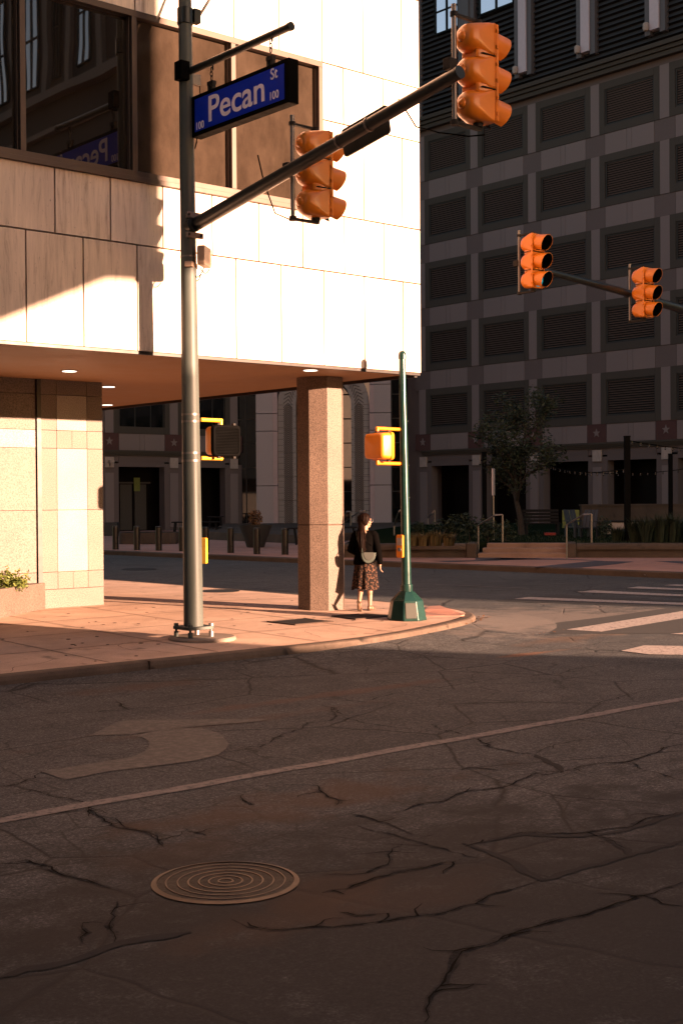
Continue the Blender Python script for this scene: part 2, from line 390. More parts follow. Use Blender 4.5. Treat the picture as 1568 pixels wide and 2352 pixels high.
def leafm(name, a, bcol):
    mt, n, l, b = _nodes(name); setp(b, .6, 0, .3)
    ge = n.new('ShaderNodeNewGeometry'); l.new(ramp(n, l, ge.outputs['Random Per Island'], [(0, a), (1, bcol)]), b.inputs['Base Color']); return mt
M['leaf'] = leafm('tree_leaf', (.012, .020, .011), (.036, .050, .026))
M['hedge'] = leafm('hedge_leaf', (.012, .021, .012), (.036, .048, .026))
M['dry'] = leafm('dry_grass', (.07, .055, .02), (.16, .11, .045))
M['bright_leaf'] = leafm('planter_leaf', (.05, .075, .012), (.13, .14, .03))
M['rust_leaf'] = leafm('rusty_shrub_leaf', (.09, .045, .02), (.16, .08, .035))
M['litter'] = leafm('fallen_leaf', (.08, .03, .012), (.22, .09, .03))
M['bark'] = plain('bark', (.030, .022, .017), .9, bmp=.5)
M['post'] = plain('dark_post', (.005, .0048, .0046), .9, 0, .05)
M['bulb'] = plain('string_bulb', (.022, .021, .019), .2, 0, .8)
M['wood'] = plain('dark_bench_wood', (.008, .0075, .009), .7, 0, .2)
M['blue_ch'] = plain('blue_chair_paint', (.018, .026, .040), .5)
M['red_p'] = plain('red_plastic', (.25, .02, .012), .5)
M['lime'] = plain('lime_panel', (.14, .16, .03), .6)
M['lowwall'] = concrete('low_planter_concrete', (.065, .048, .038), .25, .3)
M['bowl'] = plain('dark_bowl', (.022, .021, .020), .6, var=.2)
M['skin'] = plain('skin', (.30, .165, .11), .5, var=.05)
M['hair'] = plain('brown_hair', (.0075, .0030, .0017), .6, 0, .06, var=.35, scale=30, stretch=(1, 1, .1))
M['cardi'] = plain('black_knit', (.0024, .0020, .0019), .95, 0, .02, var=.3, scale=60, bmp=.4, bscale=220)
M['skirt'] = brushed_floral('floral_skirt', (.006, .003, .0025), (.115, .055, .033))
M['bag'] = plain('sage_leather', (.026, .036, .028), .5, var=.15)
M['bag_d'] = plain('bag_flap_leather', (.014, .0155, .011), .55, var=.15)
M['sandal'] = plain('tan_sandal', (.10, .05, .03), .6)
M['sole'] = plain('sandal_sole', (.09, .06, .036), .7)
M['shade'] = plain('sunglass_plastic', (.008, .008, .008), .2)
M['brick'] = plain('dark_brick', (.075, .050, .042), .8, var=.2, scale=12)
_mt, _n, _l, _b = _nodes('added_fill_screen'); setp(_b, .8, 0, .1); _b.inputs['Base Color'].default_value = (.2, .18, .16, 1)  # added translucent sheet, sunlit from behind, fills the shaded facade
_tr = _n.new('ShaderNodeBsdfTranslucent'); _tr.inputs[0].default_value = (.85, .78, .72, 1); _mx = _n.new('ShaderNodeMixShader'); _mx.inputs[0].default_value = .6
_l.new(_b.outputs[0], _mx.inputs[1]); _l.new(_tr.outputs[0], _mx.inputs[2]); _l.new(_mx.outputs[0], _n['Material Output'].inputs[0]); M['screen'] = _mt
M['ledge'] = plain('reflected_ledge', (.22, .17, .15), .7)

# ================================================================ ground, roads, pavements
Z1 = .15
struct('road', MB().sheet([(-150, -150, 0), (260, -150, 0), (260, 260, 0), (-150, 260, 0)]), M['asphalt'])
road = bpy.data.objects['road']
kp = [(-70, 12.84), (10.8, 12.86), (11.7, 12.94), (12.75, 13.21), (13.95, 13.62), (14.75, 14.0), (15.3, 14.45), (15.7, 15.1), (15.95, 16.0), (16.05, 17.2), (16.05, 70)]
kp2 = []
for i, p in enumerate(kp):                                   # smooth the corner
    if 0 < i < len(kp)-1:
        a, b_, c_ = Vector(kp[i-1]), Vector(p), Vector(kp[i+1])
        q = a.lerp(b_, .75) if (b_-a).length < 3 else b_-(b_-a).normalized()*.3
        r = b_.lerp(c_, .25) if (c_-b_).length < 3 else b_+(c_-b_).normalized()*.3
        kp2 += [q, r]
    else: kp2.append(Vector(p))
def offset(pl, d):
    o = []
    for i, p in enumerate(pl):
        t = (pl[min(i+1, len(pl)-1)]-pl[max(i-1, 0)]).normalized(); o.append(p+Vector((-t.y, t.x))*d)
    return o
kin = offset(kp2, .16)
bmp_ = bmesh.new(); fv = [bmp_.verts.new((p.x, p.y, 0)) for p in kin]+[bmp_.verts.new((-70, 70, 0))]; bmp_.faces.new(fv)
for i in range(1, 24): bmesh.ops.bisect_plane(bmp_, geom=bmp_.verts[:]+bmp_.edges[:]+bmp_.faces[:], plane_co=(0, 13+i*.5, 0), plane_no=(0, 1, 0))
for i in range(0, 14): bmesh.ops.bisect_plane(bmp_, geom=bmp_.verts[:]+bmp_.edges[:]+bmp_.faces[:], plane_co=(9+i*.5, 0, 0), plane_no=(1, 0, 0))
for v_ in bmp_.verts: v_.co.z = zp(v_.co.x, v_.co.y)
bmesh.ops.triangulate(bmp_, faces=bmp_.faces[:])
pm_ = MB(); bmp_.verts.index_update(); pm_.add([v_.co.copy() for v_ in bmp_.verts], [tuple(q.index for q in f.verts) for f in bmp_.faces]); bmp_.free()
struct('pavement', pm_, M['walk'])
pave = bpy.data.objects['pavement']
kb = MB(); rows_ = []
for a, b_ in zip(kp2, kin):
    rows_.append([(b_.x, b_.y, -.05), ((a-(b_-a)*.15).x, (a-(b_-a)*.15).y, -.05), (a.x, a.y, .10), (a.lerp(b_, .12).x, a.lerp(b_, .12).y, .142), (a.lerp(b_, .3).x, a.lerp(b_, .3).y, Z1+.004), (b_.x-(b_-a).x*-.06, b_.y+(b_-a).y*.06, Z1+.005)])
kb.rings([[Vector(q) for q in r] for r in rows_], True, True, False)
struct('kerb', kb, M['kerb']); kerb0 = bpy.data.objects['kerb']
kj = MB()
for u in (2.1, 5.1, 8.2):
    kj.box(u-.004, u+.004, 12.838, 13.03, .02, .1562)
make('kerb_joint', kj, M['joint'], kerb0)
jm = MB()
def strip(mb, pl, w, z):
    pl = [Vector((p[0], p[1])) for p in pl]; ws = w if isinstance(w, list) else [w]*len(pl)
    L, Rr = [], []
    for i, p in enumerate(pl):
        t = (pl[min(i+1, len(pl)-1)]-pl[max(i-1, 0)]).normalized(); nn = Vector((-t.y, t.x))*(ws[i]/2)
        L.append((p.x+nn.x, p.y+nn.y, z)); Rr.append((p.x-nn.x, p.y-nn.y, z))
    o = len(mb.v); mb.v += [Vector(q) for q in L+Rr]; k = len(pl)
    for i in range(k-1): mb.f.append([o+i, o+i+1, o+k+i+1, o+k+i][::-1]); mb.sm.append(False)
def jline(a, b_, w):
    a, b_ = Vector(a), Vector(b_); k = max(2, int((b_-a).length/.25)); pl = [a.lerp(b_, i/k)+Vector((0, .006*math.sin(i*1.3))) for i in range(k+1)]
    o = len(jm.v); L = []; t = (b_-a).normalized(); nn = Vector((-t.y, t.x))*(w/2)
    for sg_ in (1, -1): L += [(p.x+nn.x*sg_, p.y+nn.y*sg_, zp(p.x, p.y)+.006) for p in pl]
    jm.v += [Vector(q) for q in L]
    for i in range(k): jm.f.append([o+i, o+i+1, o+k+1+i+1, o+k+1+i][::-1]); jm.sm.append(False)
for v in (14.45, 15.9, 17.4, 18.9): jline((-5, v), (15.1 if v < 15 else 15.8, v), 0.020)
for u in (3.2, 4.7, 6.3, 7.8, 9.3, 10.9, 12.4): jline((u, 13.06), (u+.02, 19.1), .016)
for v in (20.4, 22, 23.6, 25.2, 26.8, 28.4): jline((11.5, v), (15.85, v+.02), .016)
jline((13.9, 14.1), (13.9, 16.0), .014)
make('pavement_joint', jm, M['joint'], pave)
pk = MB(); rk_ = random.Random(12)
def pcrack(p, a, n_, w):
    q = [Vector(p)]
    for _ in range(n_): a += rk_.uniform(-.5, .5); q.append(q[-1]+Vector((math.cos(a), math.sin(a)))*.09)
    for i in range(len(q)-1):
        d = (q[i+1]-q[i]).normalized(); nn = Vector((-d.y, d.x))*w*rk_.uniform(.5, 1); f = lambda r: (r.x, r.y, zp(r.x, r.y)+.006)
        pk.add([f(q[i]-nn), f(q[i+1]-nn), f(q[i+1]+nn), f(q[i]+nn)], [(0, 1, 2, 3)])
for p, a, n_ in (((6.6, 13.1), .9, 12), ((8.8, 13.2), 1.9, 16), ((11.2, 13.4), 1.2, 9), ((5.4, 14.6), .2, 14), ((9.9, 16.4), 2.6, 12), ((12.6, 13.6), .5, 10), ((12.9, 15.2), 1.0, 8)): pcrack(p, a, n_, .005)
make('pavement_crack', pk, M['joint'], pave)
gm = MB()
for _ in range(70):
    u, v = rk_.uniform(4.5, 15), rk_.uniform(13.2, 18.5)
    if u > 13.6 and v < 14.6: continue
    r = rk_.uniform(.012, .035); gm.lathe((u, v, zp(u, v)+.002), [(r, 0), (r*.9, .004)], 7)
make('gum_spot', gm, M['joint'], pave)
ga = MB(); gr_ = []
for p, q, w_ in zip(kp2, offset(kp2, -1.3), offset(kp2, -.5)):
    h = .085*max(0, min(1, (p.x-7.5)/4.0))*(1 if p.y < 20 else .6)
    gr_.append([Vector((p.x+(p.x-w_.x)*.12, p.y+(p.y-w_.y)*.12, h)), Vector((w_.x, w_.y, .002+h*.42)), Vector((q.x, q.y, .002))])
ga.rings(gr_, False, False); struct('gutter', ga, M['asphalt'])
# cracks traced over the worn lanes, and sealed cracks
c6 = lambda x, y: (x*.5001, 1320.4+y*.5001)
c7 = lambda x, y: (784.2+x*.4998, 1320.4+y*.4998)
c8 = lambda x, y: (x, 1837+y)
CR = [(c6, 1, [(0,670),(150,650),(230,635),(400,632),(500,625),(580,618),(700,610),(820,615)]), (c6, 2, [(535,580),(560,600),(575,615),(600,622)]),
 (c6, 1.5, [(0,975),(50,970),(130,940),(190,930)]), (c6, 1.5, [(50,970),(150,990),(240,1020),(340,1035),(385,1050),(410,1080),(430,1105),(530,1120),(560,1150),(620,1170),(690,1185),(715,1215),(750,1245)]),
 (c6, 2, [(1568,640),(1520,610),(1480,600)]), (c6, 1.5, [(1520,610),(1545,650),(1520,670),(1410,680),(1390,705),(1300,730),(1260,750),(1240,775),(1200,790),(1140,800)]),
 (c6, 1, [(660,540),(780,545),(850,525),(930,515),(1000,500),(1100,490)]), (c6, 2, [(1120,1035),(1150,1050),(1170,1060)]),
 (c6, 2, [(1300,965),(1460,970),(1480,1000),(1500,1015),(1540,1030),(1555,1050),(1540,1060)]), (c6, 1.5, [(850,1165),(900,1185),(950,1200)]),
 (c7, 1.3, [(100,470),(140,480),(240,500),(330,512),(445,520),(540,505),(700,480),(800,470),(900,462),(1000,455),(1060,435),(1160,420),(1250,405),(1380,395)]),
 (c7, 1, [(730,390),(800,395),(860,402),(1000,415)]), (c7, 1.3, [(0,650),(40,665),(100,680),(230,700),(330,712)]), (c7, 1.6, [(410,685),(450,712),(530,725),(580,740)]),
 (c7, 1, [(100,590),(150,570),(250,545),(400,535)]), (c7, 2.4, [(620,755),(690,795),(780,815),(890,828)]),
 (c7, 2.4, [(1015,908),(950,920),(900,912),(830,940),(770,970),(650,990),(560,1000),(480,1040),(400,1048),(330,1065),(230,1100)]),
 (c7, 2, [(1015,908),(1100,880),(1200,865),(1310,860),(1360,845),(1440,820),(1480,795),(1568,780)]), (c7, 1.2, [(1360,895),(1450,910),(1520,935),(1568,945)]),
 (c7, 1.2, [(1310,860),(1360,880),(1380,895)]), (c7, 2.2, [(650,1220),(750,1212),(830,1185),(1000,1190),(1130,1185),(1220,1170),(1330,1160),(1400,1120),(1480,1110),(1568,1090)]),
 (c7, 1.5, [(1205,1210),(1260,1240),(1310,1264)]), (c7, .9, [(450,610),(600,595),(760,590),(900,585),(1050,595),(1180,590),(1290,560),(1400,530),(1568,515)]),
 (c7, 1, [(890,828),(930,800),(980,780),(1100,760),(1200,755),(1330,765)]), (c7, 2.2, [(40,1100),(130,1120),(170,1140)]),
 (c8, 2, [(200,20),(240,45),(270,65),(320,72),(350,80),(375,108)]), (c8, 2.2, [(0,148),(60,140),(120,155),(145,175),(200,185),(255,205)]),
 (c8, 1.5, [(270,235),(255,280),(262,330)]), (c8, 1.5, [(190,285),(190,330)]), (c8, 2, [(530,275),(570,295),(620,300),(700,295),(800,290),(890,280),(960,268),(1040,255),(1090,240),(1140,215),(1200,200),(1240,185)]),
 (c8, 1.5, [(740,175),(840,170),(890,150),(900,120),(925,100)]), (c8, 2, [(740,215),(800,205),(860,180),(930,165),(1000,150),(1060,138)]),
 (c8, 2.4, [(975,514),(985,470),(1010,430),(1040,380),(1060,350),(1120,335),(1200,300),(1320,270),(1400,245),(1480,220),(1568,190)]), (c8, 1.5, [(1500,225),(1520,240),(1568,245)]),
 (c8, 2, [(780,260),(820,268),(890,262)]), (c8, 1.5, [(820,60),(870,75),(930,90),(1000,110),(1060,125)]), (c8, 1.2, [(850,45),(900,60),(960,85)])]
TARS = [(c8, .05, [(1100,100),(1200,80),(1300,85),(1380,80),(1440,70),(1500,50),(1568,30)]), (c8, .045, [(1380,85),(1440,115),(1445,130),(1568,95)]), (c8, .055, [(1060,100),(1120,120),(1170,140),(1200,165),(1245,185),(1330,160),(1445,130)]),
 (c8, .07, [(0,410),(60,390),(130,380),(200,360),(280,330),(340,320),(400,312),(440,305)]), (c7, .06, [(890,828),(940,855),(1000,890),(1015,908)]), (c7, .03, [(550,900),(590,885),(640,890),(720,900)])]
def rough_line(pts, jit, step, rg):
    P = [G(*p) for p in pts]; o = []
    for a, b_ in zip(P, P[1:]):
        k = max(2, int((b_-a).length/step))
        for i in range(k):
            q = a.lerp(b_, i/k)
            if i: q += Vector((rg.uniform(-1, 1), rg.uniform(-1, 1), 0))*jit
            o.append(q)
    o.append(P[-1]); return o
cm = MB(); ce = MB(); rg = random.Random(3)
for cv, w, pts in CR:
    pl = rough_line([cv(*p) for p in pts], .018, .06, rg)
    k = len(pl); strip(cm, pl, [w*.0045*rg.uniform(.35, 1.35)*min(1, .25+4*min(i, k-1-i)/k) for i in range(k)], .004)
    strip(ce, pl, [w*.026*rg.uniform(.5, 1.4)*min(1, .25+4*min(i, k-1-i)/k) for i in range(k)], .003)
    for _ in range(max(1, k//6)):                            # short side branches
        p = pl[rg.randrange(k)]; a = rg.uniform(0, 6.28); q = [p]
        for _ in range(rg.randint(2, 5)): a += rg.uniform(-.7, .7); q.append(q[-1]+Vector((math.cos(a), math.sin(a), 0))*.05)
        strip(cm, q, [w*.006*(1-i/len(q)) + .001 for i in range(len(q))], .0045)
make('crack', cm, M['crack'], road)
_mt, _n, _l, _b = _nodes('dirty_crack_edge'); setp(_b, .95, 0, .05); _b.inputs['Base Color'].default_value = (.018, .016, .015, 1)
_tr = _n.new('ShaderNodeBsdfTransparent'); _mx = _n.new('ShaderNodeMixShader'); _v = coord(_n, _l)
_l.new(ramp(_n, _l, noise(_n, _l, _v, 9, 6, .7), [(.40, g3(0)), (.68, g3(.5))]), _mx.inputs[0]); _l.new(_tr.outputs[0], _mx.inputs[1]); _l.new(_b.outputs[0], _mx.inputs[2]); _l.new(_mx.outputs[0], _n['Material Output'].inputs[0])
make('crack_edge', ce, _mt, road)
tm = MB()
for cv, w, pts in TARS:
    pl = rough_line([cv(*p) for p in pts], .015, .07, rg); k = len(pl)
    strip(tm, pl, [w*rg.uniform(.7, 1.25)*min(1, .3+6*min(i, k-1-i)/k) for i in range(k)], .0035)
make('tar_seal', tm, M['tar'], road)
# painted markings
def poly(pts, z): return MB().sheet([(G(*p).x, G(*p).y, z) for p in pts])
lm = MB(); strip(lm, [(-30+i*.4, 7.635+.012*math.sin(i*1.7)) for i in range(120)], [.13+.012*math.sin(i*2.3) for i in range(120)], .005)
struct('lane_line', lm, M['paint_line'])
arr = MB()
arr.sheet([(G(*c6(*p)).x, G(*c6(*p)).y, .005) for p in [(410,740),(555,672),(620,668),(1235,663),(1190,675),(1000,690),(880,700),(740,715),(600,735)]][::-1])
out_ = [(610,742),(740,715),(850,706),(930,708),(1010,730),(1050,775),(1040,800),(1000,830),(900,855),(720,880),(500,905),(300,945)]
in_ = [(610,742),(650,748),(672,757),(685,768),(687,778),(685,787),(679,797),(668,812),(640,826),(600,840),(450,865),(190,905)]
for a, b_, c_, d_ in zip(out_, out_[1:], in_[1:], in_): arr.sheet([(G(*c6(*p)).x, G(*c6(*p)).y, .0054) for p in (a, b_, c_, d_)][::-1])
struct('turn_arrow_marking', arr, M['paint_worn'])
c9 = lambda x, y: (1090.8+.3043*x, 1090.8+.3043*y)
def marks(name, L, mat, z, cv=lambda x, y: (x, y)):
    mb = MB()
    for pts in L: mb.sheet([(G(*cv(*p)).x, G(*cv(*p)).y, z) for p in pts])
    return struct(name, mb, mat)
marks('crosswalk_marking', [[(1300,1447),(1380,1452),(1700,1399),(1700,1383)], [(1425,1496),(1490,1504),(1700,1508),(1700,1487),(1478,1483.5)], [(1538,1457),(1600,1460),(1700,1450),(1640,1448)]], M['paint'], .008)
marks('crosswalk_marking', [[(290,938),(1568,984),(1900,996),(1900,980),(1568,968),(400,924)], [(760,886),(1568,919),(1900,932),(1900,916),(1568,906),(890,873)], [(1140,856),(1568,872),(1900,885),(1900,873),(1568,861),(1230,845)], [(1420,835),(1568,841),(1900,852),(1900,842),(1500,829)]], M['paint'], .008, c9)
marks('asphalt_patch', [[(170,955),(1380,993),(1480,990),(260,939)], [(460,922),(1568,960),(1568,952),(640,905)], [(880,893),(1568,929),(1568,921),(900,884)], [(1150,866),(1568,882),(1568,876),(1200,858)]], M['new_asphalt'], .004, c9)
marks('asphalt_patch', [[(1100,1452),(1160,1452),(1300,1456),(1720,1456),(1720,1372),(1540,1396),(1400,1416),(1250,1434)]], M['new_asphalt'], .004)
struct('lane_line', MB().sheet([(G(*c9(*p)).x, G(*c9(*p)).y, .005) for p in [(-300,826),(-300,830),(400,860),(400,855)]]), M['paint_worn'])
# far pavement and plaza
fk = [(27.9, -60), (27.2, 12), (26.95, 18.8), (26.4, 25.2), (26.0, 28.5), (25.6, 34), (24.9, 44), (24.2, 58), (23.4, 75)]
struct('plaza', MB().prism([(x+.0, y, -.1) for x, y in fk]+[(120, 75, -.1), (120, -60, -.1)], (0, 0, Z1+.1)), M['brick_pave'])
marks_b = []
bm_ = MB()
for pts in ([(440,697),(480,690),(900,650),(1200,655),(1060,675),(790,702)], [(-330,650),(0,645),(200,628),(540,634),(0,652),(-200,660)], [(0,640),(700,640),(1150,662),(700,634),(0,622)], [(1350,652),(1800,690),(1800,664),(1500,650)]):
    bm_.sheet([(G(*c9(*p), Z1).x, G(*c9(*p), Z1).y, Z1+.004) for p in pts])
struct('paving_band', bm_, M['blue_pave'])
fkb = MB(); k2 = [Vector(p) for p in fk]; ki = offset(k2, -.2)
fkb.rings([[Vector((a.x-.03, a.y, -.05)), Vector((a.x-.03, a.y, .13)), Vector((a.x, a.y, Z1+.006)), Vector((b_.x, b_.y, Z1+.006)), Vector((b_.x, b_.y, -.05))] for a, b_ in zip(k2, ki)], True, True, False)
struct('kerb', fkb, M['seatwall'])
# planting terrace behind the seat wall
Z2 = .57
wA, wB = Vector((27.6, 30.1)), Vector((34.6, 21.75))
wd = (wB-wA).normalized(); wn = Vector((-wd.y, wd.x))
if wn.dot(Vector((1, .6))) < 0: wn = -wn
tb = [wA+wd*-1.2+wn*.3, wA+wd*2.96+wn*.3, wA+wd*2.96+wn*1.12, wA+wd*5.68+wn*1.12, wA+wd*5.68+wn*.3, wA+wd*24+wn*.3, Vector((62, 10)), Vector((54.5, 50)), Vector((48, 50)), Vector((40, 44)), Vector((31, 35))]
struct('lawn', MB().prism([(p.x, p.y, .1) for p in tb], (0, 0, Z2-.1)), M['lawn'])
terr = MB().prism([(35, 51, .1), (41, 57.5, .1), (47.5, 66, .1), (56.5, 57.7, .1), (49, 50, .1), (40.5, 44.2, .1), (34, 42, .1)], (0, 0, .40)); struct('terrace', terr, M['seatwall'])
# ================================================================ seat walls, steps, rails
def along(s, d, z): p = wA + wd*s + wn*d; return (p.x, p.y, z)
def wall_run(label, s0, s1, ext=False):
    t = thing('seat_wall', label, 'low wall', along((s0+s1)/2, 0, Z1))
    mb = MB(); prof = [(.06, Z1-.02), (.06, .40), (.36, .40), (.36, Z1-.02)]
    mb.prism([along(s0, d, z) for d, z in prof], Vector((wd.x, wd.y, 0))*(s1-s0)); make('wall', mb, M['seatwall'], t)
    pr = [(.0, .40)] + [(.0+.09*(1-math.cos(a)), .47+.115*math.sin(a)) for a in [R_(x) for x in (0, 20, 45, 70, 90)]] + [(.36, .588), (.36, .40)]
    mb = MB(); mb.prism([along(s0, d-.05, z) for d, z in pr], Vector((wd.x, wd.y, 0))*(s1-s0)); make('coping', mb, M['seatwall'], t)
wall_run('low concrete seat wall left of the plaza steps, behind the green post', -1.2, 2.62)
wall_run('long low concrete seat wall right of the plaza steps, running out of frame', 5.95, 24)
for s0, s1, lb in ((2.63, 2.96, 'pale square concrete end block left of the plaza steps'), (5.68, 5.94, 'narrow concrete end block right of the plaza steps')):
    tag(make('end_block', MB().prism([along(s0, d, Z1-.02) for d in (-.06,)]+[along(s1, -.06, Z1-.02), along(s1, 1.6, Z1-.02), along(s0, 1.6, Z1-.02)], (0, 0, .46)), M['seatwall'], bevel=.04), lb, 'end block')
st = thing('steps', 'three shallow brown concrete steps between the two seat walls', 'steps', along(4.3, .3, Z1))
for i in range(3):
    mb = MB(); mb.prism([along(2.98+.12*i, .02+.36*i, Z1-.03+.14*i), along(5.66, .02+.36*i, Z1-.03+.14*i), along(5.66, 1.7, Z1-.03+.14*i), along(2.98+.12*i, 1.7, Z1-.03+.14*i)], (0, 0, .168)); make('tread', mb, M['step'], st, bevel=.02)
def rail(label, foot, knee, top, down, base_z, depth0, depth1, r=.021):
    f0 = G(foot[0], foot[1], base_z); d0 = (f0-CAM).dot(_F); d1 = depth1 or d0
    k = Dp(d0, *knee); k.x, k.y = f0.x, f0.y
    t1 = Dp(d1, *top); t2 = Dp(d1+.0, *down[0]); t3 = Dp(d1, *down[1])
    t = thing('handrail', label, 'handrail', tuple(f0))
    make('rail', MB().tube([f0, k, t1, t2], r, 8), M['galv'], t)
    make('post', MB().tube([t2, t3], r, 8), M['galv'], t)
rail('bent steel handrail at the left end of the plaza steps', (1098, 1279), (1098, 1206), (1137, 1182.5), ((1153.5, 1182.5), (1153.5, 1246)), Z1, 0, 36.6, .024)
rail('bent steel handrail at the right end of the plaza steps', (1300.5, 1283), (1300.5, 1205), (1340, 1181), ((1357.5, 1181), (1357.5, 1246)), Z1, 0, 36.8, .024)
rail('thin steel handrail on the terrace just left of the woman', (787, 1210), (787, 1192), (796, 1175), ((805, 1175), (805, 1207)), .40, 0, 62, .035)
rail('long steel handrail climbing in front of the carved arch', (790, 1206), (790, 1200), (826, 1174), ((839, 1173), (839, 1190)), .40, 0, 64, .03)
rail('steel handrail on the terrace just left of the green post', (905, 1255), (905, 1206), (916, 1174), ((923, 1170), (923, 1225)), Z1, 0, 47, .03)
rail('small steel handrail in the dark hedge right of the green post', (982, 1205), (982, 1189), (992, 1178), ((998, 1172), (998, 1205)), .40, 0, 55, .03)

# ================================================================ white stone corner building
VF, UC, ZS = 14.965, 14.605, 3.957
B = thing('stone_building', 'white stone corner building whose blank upper floor overhangs the pavement', 'building', (11.37, 19.23, .25))
cl = MB(); zr = [3.957, 5.361, 6.213, 7.589, 8.431, 9.807, 10.65, 12.025, 12.868, 14.243]; g_ = .011
for i, (a, b_) in enumerate(zip(zr, zr[1:])):
    off = .571 if i % 2 == 0 else .978
    us = [off+.8035*k for k in range(0, 18)]; us = [u for u in us if u < UC-.25]+[UC]
    for u0, u1 in zip(us, us[1:]):
        if i in (2, 3):
            if u1 <= 12.64: continue
            u0 = max(u0, 12.62)
        cl.box(u0+g_, u1-(g_ if u1 < UC else 0), VF, VF+.07, a+g_, b_-g_)
make('cladding', cl, M['trav'], B)
mb = MB(); mb.box(-60, UC-.02, VF+.30, 60, ZS+.06, 26); mb.box(-60, UC-.02, VF+.065, VF+.30, ZS+.04, 6.19); mb.box(-60, UC-.02, VF+.065, VF+.30, 8.45, 26); mb.box(12.64, UC-.02, VF+.065, VF+.30, 6.19, 8.45)
make('wall', mb, M['gap'], B)
make('end_wall', MB().box(UC-.02, UC, VF+.072, 60, ZS, 26), M['trav'], B)
make('soffit', MB().box(-60, UC-.03, VF+.10, 59.9, ZS-.01, ZS+.05), M['soffit'], B)
make('drip_edge', MB().box(-6, UC-.003, VF+.012, VF+.07, ZS-.035, ZS+.004).box(UC-.07, UC-.012, VF+.072, 59.9, ZS-.06, ZS+.004), M['bronze_d'], B)
for x, y in ((160, 851), (250, 887), (247, 929), (713, 849)):
    p = G(x, y, ZS-.01)
    d = make('downlight', MB().lathe((p.x, p.y, ZS-.022), [(.13, 0), (.13, .012)], 20), M['cream'], B)
    make('lens', MB().lathe((p.x, p.y, ZS-.027), [(.105, 0), (.105, .006)], 20), emit('downlight_glow', (1, .9, .75), .55), d)
# window band
w = MB(); zb, zt = 6.213, 8.431
w.box(-2, 12.61, VF-.03, VF+.12, zb, zb+.11); w.box(-2, 12.61, VF-.055, VF+.0, zb-.03, zb+.035); w.box(-2, 12.61, VF-.025, VF+.12, zt-.085, zt)
for u in (2.945, 4.552, 6.16, 7.778, 9.386, 10.994, 12.582): w.box(u-.045, u+.032, VF-.028, VF+.12, zb+.11, zt-.085)
for u in (4.552, 6.16, 7.778, 9.386, 10.994, 12.582): w.box(u-.062, u-.047, VF+.03, VF+.12, zb+.112, zt-.087)
wf = make('window', w, M['bronze'], B, bevel=.004)
ed = [2.945, 4.552, 6.16, 7.778, 9.386, 10.994, 12.582]
for u0, u1 in zip(ed, ed[1:]):
    make('pane', MB().box(u0+.03, u1-.06, VF+.085, VF+.10, zb+.10, zt-.08), M['pane_w'] if u1 < 9.5 else M['pane_d'], wf)
# octagonal granite column
cb = MB(); rr = .363/math.cos(R_(22.5))
cb.lathe((13.788, 16.466, Z1-.02), [(rr, 0), (rr, 1.44)], 8, phase=R_(22.5), smooth=False); cb.lathe((13.788, 16.466, Z1+1.42), [(rr-.02, 0), (rr-.02, .015)], 8, phase=R_(22.5), smooth=False)
cb.lathe((13.788, 16.466, Z1+1.431), [(rr, 0), (rr, ZS-Z1-1.435)], 8, phase=R_(22.5), smooth=False)
make('column', cb, M['granite_c'], B, label='speckled granite octagonal column', bevel=.012)
# granite ground-floor wall
VW = 19.23
vz = lambda y, x=170: Vp(VW, x, y).z
zz = [Z1-.02, vz(1351), vz(1311.8), vz(1171), vz(1030.6), vz(989.6), vz(909), ZS-.005]
uu = [Vp(VW, x, 1100).x for x in (95.3, 131.8, 201.2, 236.3)]; UR = uu[3]
gA, gB = MB(), MB()
for i in range(7):
    for j in range(3):
        z0, z1_ = zz[i], zz[i+1]; u0, u1 = uu[j], uu[j+1]
        if i == 0: 
            if j == 0: gA.box(uu[0], UR, VW, VW+.08, z0, z1_-.005)
            continue
        tgt = gB if (j == 1 and i in (2, 3, 5)) else gA
        if j == 1 and i in (1, 4): um = (u0+u1)/2; gA.box(u0+.004, um-.003, VW, VW+.08, z0+.004, z1_-.004); gA.box(um+.003, u1-.004, VW, VW+.08, z0+.004, z1_-.004); continue
        tgt.box(u0+.004, u1-(.004 if j < 2 else 0), VW, VW+.08, z0+.004, z1_-.004)
ul = Vp(VW, 84.5, 1100).x
for i, lite in ((1, 0), (2, 0), (3, 0), (4, 1), (5, 0), (6, 0)):
    (gB if lite else gA).box(6.9, ul, VW+.01, VW+.08, zz[i]+.004, zz[i+1]-.004)
make('granite_wall', gA, M['granite'], B); make('pale_granite_panel', gB, M['granite_l'], B)
make('wall_core', MB().box(-60, UR-.012, VW+.07, 40, Z1-.05, ZS-.012), M['granite'], B)
make('metal_strip', MB().box(ul+.004, uu[0]-.004, VW-.03, VW+.08, .66, ZS-.012), M['bronze_d'], B)
# angled planter with its plants
pa, pb = Vector((10.31, 19.22)), Vector((9.04, 18.28)); pd = (pb-pa).normalized(); pc = pb+pd*4
pn = Vector((-pd.y, pd.x)); pn = pn if pn.y > 0 else -pn
PT = thing('planter', 'low angled granite planter against the stone wall at the left edge', 'planter', (9.0, 18.5, .24))
mb = MB(); mb.prism([(pa.x, pa.y, Z1-.02), (pc.x, pc.y, Z1-.02), ((pc+pn*.2).x, (pc+pn*.2).y, Z1-.02), ((pa+pn*.2).x, (pa+pn*.2).y, Z1-.02)], (0, 0, .545))
make('rim', mb, M['granite'], PT, bevel=.012)
q = pa+pn*.2; q2 = pc+pn*.2; q3 = pc+pn*2.6
make('soil', MB().prism([(q.x, q.y, Z1), (q2.x, q2.y, Z1), (q3.x, q3.y, Z1), (10.27, 19.21, Z1)], (0, 0, .47)), M['soil'], PT)
